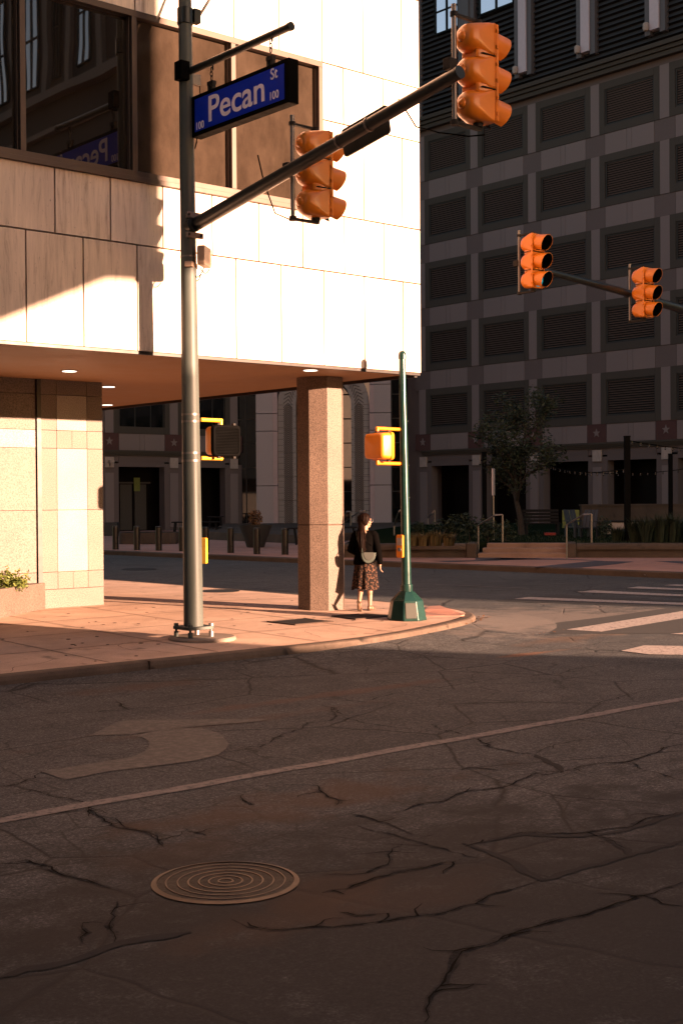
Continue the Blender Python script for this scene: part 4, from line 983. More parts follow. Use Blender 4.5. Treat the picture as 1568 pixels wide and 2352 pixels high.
# ---- rear of a sign on the arm
t = thing('arm_sign', 'dark rear of a sign bolted along the near mast arm between the two signals', 'sign', (10.03, 11.14, 6.14))
c = Vector((10.03, 11.14, 6.14)); make('panel', MB().rbox(c, ad, ad.cross(Vector((1, 0, 0))), Vector((1, 0, 0)), .385, .165, .012, .04), M['arm'], t)
for q in (-.25, .25): make('strap', MB().tube([A0+ad*((c-A0).dot(ad)+q-.012), A0+ad*((c-A0).dot(ad)+q+.012)], .083, 18), M['galv'], t)
# ---- detector box
dB = thing('detector_box', 'cream rounded radio box strapped to the big signal pole', 'equipment box', (9.9, 14.2, 5.05))
cdir = Vector((.62, -.78, 0)); cr = Vector((.78, .62, 0))
make('housing', MB().rbox(Vector((9.92, 14.16, 5.145)), cr, uz, cdir, .172, .128, .05, .045), M['cream'], dB, bevel=.012)
make('bracket', MB().obox(Vector((9.77, 14.24, 5.03)), cr, uz, cdir, .13, .035, .05), M['cream'], dB, bevel=.006)
make('strap', MB().tube([pz(5.135), pz(5.155)], .106, 24), M['galv'], dB)
for pts in ([(9.79, 14.22, 4.99), (9.81, 14.20, 4.88), (9.88, 14.20, 4.91), (9.94, 14.20, 5.01)], [(9.88, 14.2, 5.00), (9.94, 14.19, 4.94), (10.0, 14.2, 4.96), (10.04, 14.22, 5.01)], [(9.76, 14.26, 4.97), (9.79, 14.24, 4.85), (9.86, 14.22, 4.84), (9.91, 14.22, 4.93)]): wire('cable', pts, .007, M['black'], dB)
# ---- pedestrian signals
def ped(label, c, face, brk, bmat, hmat):
    c = Vector(c); n = Vector(face).normalized(); a = n.cross(uz).normalized()*-1
    t = thing('pedestrian_signal', label, 'pedestrian signal', tuple(c), 0, 'pedestrian signals')
    h = MB(); R = []
    def sec(d, w, r): 
        o = []
        for sx, sy, a0 in ((1,1,0),(-1,1,90),(-1,-1,180),(1,-1,270)):
            for i in range(5): q = R_(a0+22.5*i); o.append(c+n*d+a*(sx*(w-r)+r*math.cos(q))+uz*(sy*(w*.92-r)+r*math.sin(q)))
        return o
    h.rings([sec(-.145, .15, .05), sec(-.14, .178, .05), sec(-.12, .196, .05), sec(-.09, .204, .05), sec(.03, .212, .05)]); make('housing', h, hmat, t, ang=60)
    d = MB(); d.rings([sec(.035, .222, .05), sec(.085, .222, .05), sec(.095, .21, .05), sec(.095, .188, .035), sec(.05, .186, .035)], True); make('door', d, M['black'] if face[1] < -.5 else hmat, t, ang=60)
    g = MB(); k = 17
    for i in range(k):
        q = -.175+.35*i/(k-1); g.obox(c+n*.082+uz*(q*.92), a, uz, n, .184, .0035, .012)
        for j in range(k):
            p = -.18+.36*j/(k-1); g.obox(c+n*.084+a*(p+(.011 if i % 2 else 0))+uz*(q*.92+.005), a, uz, n, .0035, .0095, .009)
    make('visor_grid', g, M['black'], t)
    make('lens', MB().obox(c+n*.06, a, uz, n, .183, .168, .006), M['visor_in'], t)
    for sz in (-1, 1):
        for q in (-.12, .13): make('latch', MB().obox(c+n*.06+a*q+uz*sz*.212, a, uz, n, .018, .02, .02), M['dk_iron'], t)
    for z, pe_ in brk:
        e_ = c+n*(-.05)+uz*z; m_ = MB(); p = Vector(pe_); el_ = Vector((e_.x, e_.y, p.z))
        if (p-el_).length > 0: m_.tube([p, el_], .026, 12); m_.ball(el_, .031, 10, 6); m_.tube([el_, e_-uz*(z*.2)], .028, 12)
        make('bracket', m_, bmat, t)
    return t
pp_ = pz(2.9)
ped('black-faced pedestrian signal on yellow brackets beside the big pole', (10.225, 14.20, 2.764), (0, -1, 0), [(.27, (PX+.10, PY-.06, 3.035)), (-.25, (PX+.10, PY-.06, 2.535))], M['yellow'], M['orange'])
ped('orange pedestrian signal seen from behind on the slim green post', (13.165, 14.36, 2.76), (1, 0, 0), [(.275, (13.61, 14.38, 3.02)), (-.26, (13.63, 14.38, 2.508))], M['orange'], M['orange'])
# ---- push buttons
def button(label, c, a, n, mat):
    c = Vector(c); a = Vector(a).normalized(); n = Vector(n).normalized()
    t = thing('push_button', label, 'push button', tuple(c), 0, 'pedestrian push buttons')
    make('plate', MB().rbox(c, a, uz, n, .055, .17, .022, .02), mat, t, bevel=.006)
    make('button', MB().lathe(c+n*.022-uz*.05, [(.03, 0), (.028, .012)], 14, n), M['galv'], t)
    make('notice', MB().obox(c+n*.0235+uz*.07, a, uz, n, .042, .055, .001), M['plaq'], t)
button('yellow push-button box on the right side of the big pole', (PX+.145, PY-.03, 1.325), (.35, -.94, 0), (.94, .35, 0), M['yellow'])
button('orange push-button box low on the left side of the slim green post', (13.57, 14.37, 1.275), (.3, -.95, 0), (-.95, -.3, 0), M['orange'])
# ---- slim green post
GX, GY = 13.68, 14.35
GP = thing('signal_post', 'slim dark green post with round cap and flared base at the kerb corner', 'post', (GX, GY, Z1))
g_l = Vector((-.017, 0, 1)); gz = lambda z: Vector((GX, GY, .5))+g_l*(z-.5)
mb = MB(); rr = 1.0
prof = [(.30, 0), (.30, .02), (.245, .30), (.225, .315), (.115, .43), (.10, .435)]
mb.lathe((GX, GY, Z1+.015), prof, 8, phase=R_(-7.5), smooth=False); make('base', mb, M['pole_d'], GP, bevel=.012)
mb = MB(); an = R_(-120); nb_ = Vector((math.cos(an), math.sin(an), 0)); ab = Vector((-nb_.y, nb_.x, 0))
mb.obox(Vector((GX, GY, .325))+nb_*.256, ab, (uz-nb_*.18).normalized(), nb_, .082, .115, .006); make('hand_hole_cover', mb, plain('bare_worn_metal', (.030, .032, .026), .6, var=.3), GP, bevel=.004)
mb = MB(); mb.tube([gz(.57), gz(.60), gz(.70), gz(.71)], [.088, .092, .092, .078], 24); make('collar', mb, M['pole_d'], GP)
mb = MB(); mb.tube([gz(.56), gz(4.10)], [.074, .050], 28); make('pole', mb, M['pole_d'], GP)
mb = MB(); c = gz(4.10); mb.tube([gz(4.07), gz(4.12)], [.062, .062], 20); mb.ball(c+uz*.03, .060, 18, 10, (1, 1, 1.1)); make('cap', mb, M['pole_d'], GP)
for z in (3.14, 2.48, 2.0): make('screw', MB().lathe(gz(z)+Vector((.03, -.055, 0)), [(.008, 0), (.008, .012)], 8, (.4, -.9, 0)), M['galv'], GP)
# ---- far mast arm
FP = thing('signal_pole', 'far dark mast arm reaching in from the right edge, carrying two signals', 'signal pole', (29.0, 17.36, Z1))
make('pole', MB().tube([(29.0, 17.36, Z1), (29.0, 17.36, 7)], [.16, .12], 20), M['arm'], FP)
P0, P1_, P2_ = Vp(17.36, 1188, 603), Vp(17.36, 1245, 621), Vp(17.36, 1568, 711); P3_ = Vector((29.0, 17.36, 5.8))
make('mast_arm', MB().tube([P0, P1_, P1_.lerp(P2_, .5)+uz*.02, P2_, P3_], [.056, .062, .078, .100, .13], 18), M['arm'], FP)
# ================================================================ things on the pavement and road
def manhole(label, c, R_cov, rings=True):
    t = thing('manhole_cover', label, 'manhole cover', (c.x, c.y, c.z), 0, 'manhole covers')
    z = c.z
    make('frame', MB().lathe((c.x, c.y, z+.002), [(R_cov, 0), (R_cov, .004), (R_cov-.028, .010), (R_cov-.030, .004)], 64), M['rust_iron'] if rings else M['dk_iron'], t)
    make('lid', MB().lathe((c.x, c.y, z+.0035), [(R_cov-.03, 0), (R_cov-.03, .003)], 48), M['dk_iron'], t)
    if rings:
        for r in (.31, .25, .195, .14, .088, .038):
            rm = MB(); Q = [[Vector((c.x+(r+dx)*math.cos(a), c.y+(r+dx)*math.sin(a), z+dz)) for dx, dz in ((-.006, .0066), (-.003, .0105), (.003, .0105), (.006, .0066))] for a in [2*math.pi*i/64 for i in range(65)]]
            rm.rings(Q, False, False); make('raised_ring', rm, M['rust_iron'] if r > .2 else plain('worn_ring_iron', (.07, .045, .03), .45, .6, var=.4, scale=14), t)
    return t
mc = (G(352, 2027)+G(685, 2027))*.5
mh = manhole('round iron manhole cover with raised rings in the shaded foreground road', Vector((mc.x, mc.y, 0)), .385)
manhole('dark flat manhole cover in the far street, left of the big pole', G(320, 1308), .50, False)
manhole('thin dark manhole cover at the kerb edge beyond the big pole', Gp(502, 1358.5, .006), .42, False)
def hatch(label, pts, w_=.02):
    P = [Gp(x, y) for x, y in pts]; c = sum(P, Vector())/4
    t = thing('utility_hatch', label, 'hatch', tuple(c), 0, 'utility hatches')
    make('plate', MB().prism([(p.x, p.y, p.z-.02) for p in P][::-1] if (P[1]-P[0]).cross(P[2]-P[0]).z < 0 else [(p.x, p.y, p.z-.02) for p in P], (0, 0, .030)), M['dk_iron'], t)
    fr = MB(); fr.tube([(p.x, p.y, p.z+.006) for p in P+[P[0]]], .014, 6, False); make('rim', fr, M['joint'], t)
hatch('dark steel hatch in the pavement in front of the granite column', [(613.6, 1429), (698, 1421.6), (765, 1429), (678, 1436.5)])
hatch('dark steel hatch in the pavement beside the base of the slim green post', [(762, 1416), (836.6, 1410.8), (908, 1415), (816, 1424)])
tp = thing('tactile_plate', 'red ribbed tactile paving on the kerb ramp right of the slim green post', 'tactile paving', tuple(G(1010, 1407, Z1)))
tq = [Gp(x, y) for x, y in ((972, 1403), (985, 1393.5), (1010, 1392), (1066, 1413), (1056, 1415.5), (975, 1415.5))]
make('plate', MB().prism([(p.x, p.y, p.z-.01) for p in tq][::-1], (0, 0, .020)), M['tactile'], tp)
dm = MB(); ta, tb_ = G(988, 1396, Z1), G(1052, 1413, Z1)
for i in range(22):
    for j in range(9):
        x = tq[0].x+(i-4)*.06; y = tq[0].y-.75+j*.10+ .0
        p = Vector((x, y, 0)); ins = True
        n_ = len(tq)
        sgn = [((tq[(k+1) % n_]-tq[k]).x*(y-tq[k].y)-(tq[(k+1) % n_]-tq[k]).y*(x-tq[k].x)) for k in range(n_)]
        if all(s_ <= 0 for s_ in sgn) or all(s_ >= 0 for s_ in sgn): dm.lathe((x, y, zp(x, y)+.009), [(.022, 0), (.013, .006)], 8)
if dm.v: make('dome', dm, M['tactile'], tp)
rgl = random.Random(5); lt = MB()
for _ in range(240):
    q = rgl.random(); x = 960+150*q+rgl.gauss(0, 10); y = 1452-34*q+rgl.gauss(0, 2.2)+2
    p = G(x, y, .07); a = rgl.uniform(0, 6.28); s_ = rgl.uniform(.012, .045); d1 = Vector((math.cos(a), math.sin(a), rgl.uniform(-.2, .5)))*s_; d2 = Vector((-math.sin(a), math.cos(a), rgl.uniform(-.2, .4)))*s_*.6
    p.z = rgl.uniform(.075, .10); lt.add([p-d1, p+d2, p+d1, p-d2], [(0, 1, 2, 3)])
for _ in range(120):
    p = Vector((rgl.uniform(4, 16), 12.78-rgl.random()**2*.25, .01)); a = rgl.uniform(0, 6.28); s_ = rgl.uniform(.008, .025); d1 = Vector((math.cos(a), math.sin(a), .2))*s_; d2 = Vector((-math.sin(a), math.cos(a), .1))*s_*.6; lt.add([p-d1, p+d2, p+d1, p-d2], [(0, 1, 2, 3)])
tag(make('leaf_litter', lt, M['litter']), 'dry brown leaves and grit along the kerb gutter', 'leaf litter', kind='stuff')
tag(make('paper_scrap', MB().add([G(1475, 1322, .02), G(1481, 1323, .01), G(1482, 1320, .09), G(1477, 1319.5, .07)], [(0, 1, 2), (0, 2, 3)]), M['plaq']), 'small crumpled white paper scrap at the far kerb', 'litter')
# ================================================================ plaza furniture (far, in shade)
BR, BH = .115, .87
bo = thing('bollard', 'x', 'bollard', (0, 0, 0), 0, 'steel bollards along the far kerb')
make('shaft', MB().lathe((0, 0, -.02), [(BR, 0), (BR, BH-.02)], 20), M['steel'], bo, local=True)
make('cap', MB().lathe((0, 0, BH-.02), [(BR, 0), (BR*.97, .02), (BR*.6, .032), (.01, .036)], 20), M['steel'], bo, local=True)
BL = [(266, 1262, 'steel bollard nearest the granite wall, leftmost of the row'), (315, 1263.5, 'second steel bollard from the granite wall'), (365, 1264.5, 'third steel bollard from the granite wall'),
      (418.5, 1266, 'steel bollard mostly hidden behind the left side of the big signal pole'), (473, 1268, 'steel bollard just right of the big pole behind the yellow push button'), (530, 1270, 'steel bollard standing alone between the big pole and the bowl planter'),
      (590, 1272.5, 'steel bollard standing right in front of the dark bowl planter'), (654.5, 1274, 'steel bollard nearest the granite column, rightmost of the row')]
for i, (x, y, lb) in enumerate(BL):
    p = G(x, y, Z1)
    if i == 0: bo.location = p; bo['label'] = lb; WM[bo] = Matrix.Translation(p)
    else: copy_tree(bo, tuple(p), 0, label=lb)
# bowl planter with shrub
bw_ = G(587, 1257, Z1); bs = (bw_-CAM).dot(_F)/F_PX
t = thing('bowl_planter', 'wide dark tapering bowl planter behind the bollards', 'planter', tuple(bw_))
make('bowl', MB().lathe(bw_, [(20*bs, 0), (26*bs, 18*bs), (34*bs, 38*bs), (38.5*bs, 50*bs), (39*bs, 52*bs), (36*bs, 52*bs), (34*bs, 44*bs)], 28), M['bowl'], t)
make('soil', MB().lathe(bw_, [(33.5*bs, 42*bs), (33*bs, 45*bs)], 24), M['soil'], t)
t = thing('potted_shrub', 'round rusty brown shrub growing in the dark bowl planter', 'shrub', tuple(bw_+uz*.8))
rs = random.Random(21); mb = MB(); leaves(mb, bw_+uz*(66*bs), (17*bs, 17*bs, 21*bs), 420, .06, rs); make('foliage', mb, M['rust_leaf'], t)
make('stem', MB().tube([bw_+uz*(44*bs), bw_+uz*(66*bs)], .03, 6), M['bark'], t)
# low planter wall and dark box by the doorway
c = G(338, 1250, Z1); t = thing('low_planter', 'long low concrete planter behind the first three bollards', 'planter', tuple(c))
s_ = (c-CAM).dot(_F)/F_PX; rt = Vector((RT.x, RT.y, 0)).normalized(); fd = Vector((_F.x, _F.y, 0)).normalized()
make('rim', MB().rbox(c+rt*0+fd*.6+uz*(13.5*s_), rt, fd, uz, 67*s_, .6, 13.5*s_, .3), M['lowwall'], t, bevel=.03)
make('soil', MB().rbox(c+fd*.6+uz*(26.4*s_), rt, fd, uz, 64*s_, .52, .6*s_, .25), M['soil'], t)
c = G(254, 1231, Z1); s_ = (c-CAM).dot(_F)/F_PX
t = thing('planter_box', 'dark square planter box at the foot of the far doorway pier', 'planter', tuple(c))
make('box', MB().obox(c+uz*(15*s_)+fd*.4, rt, fd, uz, 16*s_, .4, 15*s_), M['bowl'], t, bevel=.02); make('liner', MB().obox(c+uz*(30.2*s_)+fd*.4, rt, fd, uz, 14*s_, .35, .6*s_), M['soil'], t)
def table(label, x, y, w, h, nm='table', cat='table', dpt=.7):
    c = G(x, y, Z1); s_ = (c-CAM).dot(_F)/F_PX
    t = thing(nm, label, cat, tuple(c)); hw = w*s_/2; H = h*s_
    make('top', MB().obox(c+uz*(H-.03)+fd*(dpt/2), rt, fd, uz, hw, dpt/2, .03), M['wood'], t, bevel=.006)
    for sx in (-1, 1):
        for sy in (.06, dpt-.06): make('leg', MB().tube([c+rt*sx*(hw-.08)+fd*sy, c+rt*sx*(hw-.16)+fd*sy+uz*(H-.05)], .035, 8), M['wood'], t)
    return t
table('dark cafe table behind the big pole with splayed legs', 448, 1234, 108, 36)
table('dark stool behind the cafe table right of the big pole', 495, 1231, 26, 20, 'stool', 'stool', .4)
table('dark bench table partly hidden by the granite column', 668, 1252, 34, 40, 'bench_table', 'table')
table('dark table in the shade between the column and the woman', 800, 1246, 40, 36)
table('teal planter bench against the dark curtain wall behind the big pole', 494, 1222, 36, 36, 'side_table', 'table')
# posts, sign post, tree, furniture on the lawn
def dark_post(label, x, ytop, ybot, d, w):
    p0, p1 = Dp(d, x, ybot), Dp(d, x, ytop); p1.x, p1.y = p0.x, p0.y; r = w*d/F_PX/2
    t = thing('post', label, 'post', (p0.x, p0.y, Z2-.02), 0, 'dark square timber posts on the lawn')
    make('shaft', MB().obox(Vector((p0.x, p0.y, (Z2-.02+p1.z)/2)), rt, fd, uz, r, r, (p1.z-Z2+.02)/2), M['post'], t, bevel=.01)
    make('cap', MB().obox(Vector((p0.x, p0.y, p1.z+.02)), rt, fd, uz, r*1.08, r*1.08, .02), M['post'], t); return p1
qa = dark_post('tallest dark square post, on the lawn behind the right handrail', 1440, 1004, 1245, 42, 13)
qb = dark_post('dark square post furthest right behind the tall grass', 1539, 1044, 1200, 55, 9)
qc = dark_post('dark square post left of the sign pole, before the doorway', 1112, 1040, 1200, 56, 10)
qd = dark_post('dark square post just behind the sign pole top', 1135, 1026, 1195, 60, 11)
c = Dp(44, 1133, 1235); t = thing('sign_post', 'slim pole with a long narrow sign seen edge-on, behind the left handrail', 'sign', (c.x, c.y, Z2-.02))
make('pole', MB().tube([(c.x, c.y, Z2-.02), (c.x, c.y, Dp(44, 1133, 1080).z)], .028, 8), M['galv'], t)
zt, zb2 = Dp(44, 1133, 1076).z, Dp(44, 1133, 1138).z
make('panel', MB().obox(Vector((c.x+.03, c.y+.03, (zt+zb2)/2)), (rt*.25+fd).normalized(), uz, (rt-fd*.25).normalized(), .25, (zt-zb2)/2, .02), M['fin'], t)
rs = random.Random(9)
def catenary(label, a, b_, sag, n):
    t = thing('string_lights', label, 'string lights', tuple(a)); a, b_ = Vector(a), Vector(b_)
    P = [a.lerp(b_, i/24)-uz*(sag*4*(i/24)*(1-i/24)) for i in range(25)]
    make('cable', MB().tube(P, .016, 5), M['black'], t); bm0 = None
    for i in range(n):
        f = (i+.5)/n; p = a.lerp(b_, f)-uz*(sag*4*f*(1-f))
        if bm0 is None: bm0 = MB().ball((0, 0, -.09), .03, 8, 6); bm0.lathe((0, 0, -.05), [(.025, 0), (.025, .05)], 6); ob = make('bulb', bm0, M['bulb'], t, local=True)
        else: ob = ob.copy(); COL.objects.link(ob); ob.parent = t
        ob.location = p-a
catenary('string of pale bulbs from the tallest post towards the right edge', qa-uz*.1, Dp(50, 1600, 1032), .05, 9)
catenary('string of pale bulbs between the tree and the tallest post', Dp(56, 1240, 1062), qa+Vector((0, 0, -1.0)), .25, 16)
catenary('lower string of pale bulbs from the tree past the right-hand post', Dp(58, 1230, 1066), Dp(55, 1600, 1072), .35, 22)
catenary('string of pale bulbs from the sign pole posts into the tree', qd-uz*.1, Dp(56, 1290, 1040), .2, 12)
# tree
TB = Dp(50, 1197, 1190); TB.z = Z2-.02
TR = thing('tree', 'small dark leafy tree with a thin open crown on the shaded lawn', 'tree', tuple(TB))
rt_ = random.Random(17); tk = MB(); zc = Dp(50, 1197, 1010).z
def limb(a, d, L, r, dep):
    a = Vector(a); pts = [a]; dd = Vector(d).normalized()
    for i in range(4): dd = (dd+Vector((rt_.uniform(-.25, .25), rt_.uniform(-.25, .25), rt_.uniform(-.05, .2)))).normalized(); pts.append(pts[-1]+dd*L/4)
    tk.tube(pts, [r*(1-.14*i) for i in range(5)], 7 if dep < 2 else 5)
    ends.append((pts[-1], dep)); ends.append((pts[2], dep))
    if dep < 3:
        for k in range(3 if dep else 6):
            q = pts[rt_.randint(2, 4)]; an = rt_.uniform(0, 6.28)
            limb(q, dd*.7+Vector((math.cos(an), math.sin(an), rt_.uniform(.0, .7)))*.9, L*rt_.uniform(.5, .75), r*.5, dep+1)
ends = []
limb(TB, (0.03, 0, 1), 2.6, .13, 0)
make('trunk', tk, M['bark'], TR)
lf = MB()
for p, dep in ends:
    if dep >= 1: leaves(lf, p, (.40, .40, .32), rt_.randint(26, 60), .07, rt_)
make('crown', lf, M['leaf'], TR)
# lawn furniture
c = Dp(50, 1245, 1232); c.z = Z2
t = thing('bench', 'dark slatted bench on the lawn between the two handrails', 'bench', tuple(c)); k_ = 50/F_PX
for i in range(4): make('slat', MB().obox(c+uz*(.42+.0*i)+fd*(.12*i), rt, fd, uz, 42*k_, .05, .02), M['wood'], t)
for i in range(4): make('slat', MB().obox(c+uz*(.52+.125*i)+fd*(.46+.03*i), rt, uz, fd, 42*k_, .05, .015), M['wood'], t)
for sx in (-1, 1): make('leg', MB().obox(c+rt*sx*36*k_+uz*.21+fd*.2, rt, fd, uz, .04, .24, .21), M['wood'], t)
t = tag(make('red_crate', MB().obox(Dp(49, 1262, 1230), rt, fd, uz, .20, .18, .11), M['red_p'], bevel=.02), 'small red crate on the grass under the dark bench', 'crate')
c = Dp(52, 1310, 1215); c.z = Z2+.0
t = thing('notice_board', 'small lime green board standing on the lawn behind the right handrail', 'board', tuple(c)); make('panel', MB().obox(c+uz*.55, rt, uz, fd, .33, .35, .02), M['lime'], t)
for sx in (-1, 1): make('leg', MB().tube([c+rt*sx*.25, c+rt*sx*.25+uz*.3], .02, 6), M['post'], t)
def chair(label, x, y, d, yaw):
    c = Dp(d, x, y); c.z = Z2; a = (rt*math.cos(yaw)+fd*math.sin(yaw)); b_ = Vector((-a.y, a.x, 0))
    t = thing('garden_chair', label, 'chair', tuple(c), 0, 'blue garden chairs')
    make('seat', MB().obox(c+uz*.34, a, b_, (uz+b_*-.15).normalized(), .28, .28, .02), M['blue_ch'], t)
    for q in (-.2, -.07, .07, .2): make('back_slat', MB().obox(c+a*q+b_*.36+uz*.62, a, (uz+b_*.35).normalized(), b_, .055, .36, .012), M['blue_ch'], t)
    for q in (-1, 1):
        make('armrest', MB().obox(c+a*q*.33+uz*.56, a, b_, uz, .06, .33, .012), M['blue_ch'], t); make('leg', MB().obox(c+a*q*.30-b_*.24+uz*.27, a, b_, uz, .03, .05, .27), M['blue_ch'], t); make('leg', MB().obox(c+a*q*.30+b_*.26+uz*.2, a, b_, uz, .03, .05, .2), M['blue_ch'], t)
chair('dark blue garden chair beyond the slope of the right handrail', 1325, 1222, 47, .5)
chair('dark blue garden chair nearest the upright of the right handrail', 1345, 1224, 46, -.6)
c = Dp(50, 1435, 1214); c.z = Z2
t = thing('planter_box', 'pale low planter box beside the tallest dark post', 'planter', tuple(c)); make('box', MB().obox(c+uz*.22, rt, fd, uz, .75, .35, .22), M['plaq'], t, bevel=.02); make('lid', MB().obox(c+uz*.47, rt, fd, uz, .78, .38, .03), M['wood'], t)
c = Dp(60, 1480, 1180); c.z = Z2
t = thing('garden_wall', 'low brown garden wall behind the tall grass at right', 'low wall', tuple(c)); make('wall', MB().obox(c+uz*.5, rt, fd, uz, 2.9, .2, .5), M['seatwall'], t); make('coping', MB().obox(c+uz*1.03, rt, fd, uz, 2.95, .25, .04), M['seatwall'], t)
# shrubs and grasses: each clump a plant
def clump(nm, label, cat, group, x, ytop, ybot, d, wpx, n, mat, size, kind='leaf', seed=1):
    c = Dp(d, x, ybot); top = Dp(d, x, ytop).z; c.z = Z2-.02; r = wpx*d/F_PX/2; h = max(.2, top-c.z); rg_ = random.Random(seed)
    t = thing(nm, label, cat, tuple(c), 0, group); mb = MB()
    if kind == 'leaf':
        for _ in range(7): 
            q = c+rt*rg_.uniform(-.6, .6)*r+fd*rg_.uniform(-.5, .5)*r+uz*h*rg_.uniform(.3, .72); leaves(mb, q, (r*.55, r*.55, h*.36), n//7, size, rg_)
        make('foliage', mb, mat, t); make('stem', MB().tube([c, c+uz*h*.5], .03, 6), M['bark'], t)
    else:
        for _ in range(n):
            a = rg_.uniform(0, 6.28); q = rg_.random()**.5; b0 = c+rt*math.cos(a)*q*r*.7+fd*math.sin(a)*q*r*.7; L_ = h*rg_.uniform(.6, 1.1); dr_ = Vector((math.cos(a+rg_.uniform(-.8, .8)), math.sin(a), 0))*L_*rg_.uniform(.1, .55); w_ = Vector((-dr_.y, dr_.x, 0)).normalized()*size
            mid = b0+dr_*.35+uz*L_*.65; tip = b0+dr_+uz*L_*rg_.uniform(.75, 1.0); mb.add([b0-w_, b0+w_, mid+w_*.8, mid-w_*.8, tip], [(0, 1, 2, 3), (3, 2, 4)])
        make('blades', mb, mat, t); make('crown', MB().ball(c+uz*.02, r*.25, 8, 6, (1, 1, .4)), M['soil'], t)
gsh = 'dark shrubs on the shaded terrace'
for i, (x, yt, yb, d, w_, lb) in enumerate([(1010, 1188, 1236, 44, 52, 'dark shrub nearest the green post, left end of the hedge'), (1045, 1182, 1236, 44, 50, 'second dark shrub right of the green post'), (1078, 1178, 1236, 43, 56, 'bushy dark shrub just left of the left handrail'),
        (1120, 1186, 1238, 42, 54, 'dark shrub seen through the left handrail'), (1160, 1192, 1236, 43, 50, 'dark shrub right of the left handrail, beside the bench'), (960, 1196, 1234, 50, 40, 'low dark shrub directly behind the green post'),
        (1388, 1186, 1236, 46, 46, 'dark shrub between the right handrail and the tallest post'), (1200, 1180, 1222, 56, 50, 'dark shrub under the tree behind the bench')]):
    clump('shrub', lb, 'shrub', gsh, x, yt, yb, d, w_, 420, M['hedge'], .06, 'leaf', 30+i)
ggr = 'tall green grass clumps at right'
for i, (x, yt, d, w_, lb) in enumerate([(1462, 1186, 41, 44, 'tall green grass clump just right of the tallest post'), (1490, 1180, 40, 46, 'tall green grass clump second right of the tallest post'), (1520, 1176, 40, 46, 'tall green grass clump in front of the furthest right post'), (1548, 1174, 40, 50, 'tall green grass clump cut by the right edge'), (1420, 1206, 42, 40, 'short green grass clump left of the tallest post')]):
    clump('grass_clump', lb, 'grass', ggr, x, yt, 1246, d, w_, 360, M['hedge'], .012, 'grass', 60+i)
for i, (x, yt, w_, lb) in enumerate([(948, 1222, 34, 'straw-coloured grass tuft behind the green post'), (972, 1220, 34, 'straw-coloured grass tuft at the seat wall, second from the green post'), (1000, 1216, 40, 'largest straw-coloured grass tuft at the seat wall'), (1030, 1222, 34, 'straw-coloured grass tuft at the right end of its row')]):
    clump('dry_grass_tuft', lb, 'grass', 'straw-coloured tufts along the seat wall', x, yt, 1243, 39.5, w_, 260, M['dry'], .010, 'grass', 80+i)
gb = MB(); rg_ = random.Random(77)
for _ in range(5200):
    s_ = rg_.uniform(1.5, 22); d_ = rg_.uniform(.45, 1.15) if rg_.random() < .2 else rg_.uniform(1.2, 16); p = wA+wd*s_+wn*d_
    if 2.9 < s_ < 5.75 and d_ < 1.2: continue
    b0 = Vector((p.x, p.y, Z2-.01)); a = rg_.uniform(0, 6.28); h_ = rg_.uniform(.04, .12); w_ = Vector((math.cos(a), math.sin(a), 0))*.012
    gb.add([b0-w_, b0+w_, b0+Vector((rg_.uniform(-.04, .04), rg_.uniform(-.04, .04), h_))], [(0, 1, 2)])
tag(make('grass', gb, M['hedge']), 'short dark lawn grass behind the seat walls', 'grass', kind='stuff')
# ================================================================ the woman waiting to cross
wp = Gp(839, 1402); HEAD = R_(-52)
W = thing('person', 'woman from behind at the kerb in black cardigan and patterned midi skirt, walking away', 'person', (wp.x, wp.y, wp.z), HEAD)
def voxel(o, size, smooth=2, it=4):
    r = o.modifiers.new('remesh', 'REMESH'); r.mode = 'VOXEL'; r.voxel_size = size; r.use_smooth_shade = True
    s_ = o.modifiers.new('smooth', 'SMOOTH'); s_.factor = .5; s_.iterations = it
def chain(mb, pts, rad, n=14):
    for (a, b_), (ra, rb) in zip(zip(pts, pts[1:]), zip(rad, rad[1:])): mb.capsule(a, b_, ra, rb, n)
bd = MB()
# legs: right planted, left trailing with the heel lifted
chain(bd, [(.07, 0, .80), (.066, .05, .43), (.066, .035, .075)], [.082, .052, .030]); bd.ball((.067, .03, .31), .046, 12, 8, (1, 1.05, 1.7))
chain(bd, [(-.07, 0, .80), (-.058, -.02, .43), (-.056, -.235, .165)], [.082, .052, .030]); bd.ball((-.057, -.115, .335), .045, 12, 8, (1, 1.1, 1.5))
chain(bd, [(.066, .012, .042), (.081, .10, .035), (.096, .165, .024)], [.032, .033, .022]); chain(bd, [(-.056, -.25, .13), (-.058, -.20, .055), (-.061, -.165, .028)], [.031, .032, .024])
for i, (dx, ln) in enumerate(((-.024, .03), (-.009, .028), (.004, .025), (.015, .021), (.025, .016))):
    bd.capsule((.093+dx*.9, .165-abs(dx)*.3, .02), (.100+dx*1.1, .178+ln, .014), .0105 if i == 0 else .0085, .008, 8)
    bd.capsule((-.061-dx*.9, -.155-abs(dx)*.3, .022), (-.062-dx*1.1, -.135+ln, .012), .0105 if i == 0 else .0085, .008, 8)
# torso, neck
chain(bd, [(0, 0, .82), (0, .0, .98), (0, .005, 1.12), (0, .0, 1.22)], [.125, .098, .112, .088]); chain(bd, [(-.13, 0, 1.225), (.13, 0, 1.225)], [.05, .05]); chain(bd, [(0, 0, 1.22), (.005, .012, 1.33)], [.05, .044])
# arms: right hangs, left bends forward to the strap
chain(bd, [(.155, 0, 1.215), (.205, -.02, .975), (.232, .02, .765)], [.046, .036, .024]); chain(bd, [(-.155, 0, 1.215), (-.215, -.02, .985), (-.14, .14, .90)], [.046, .036, .024])
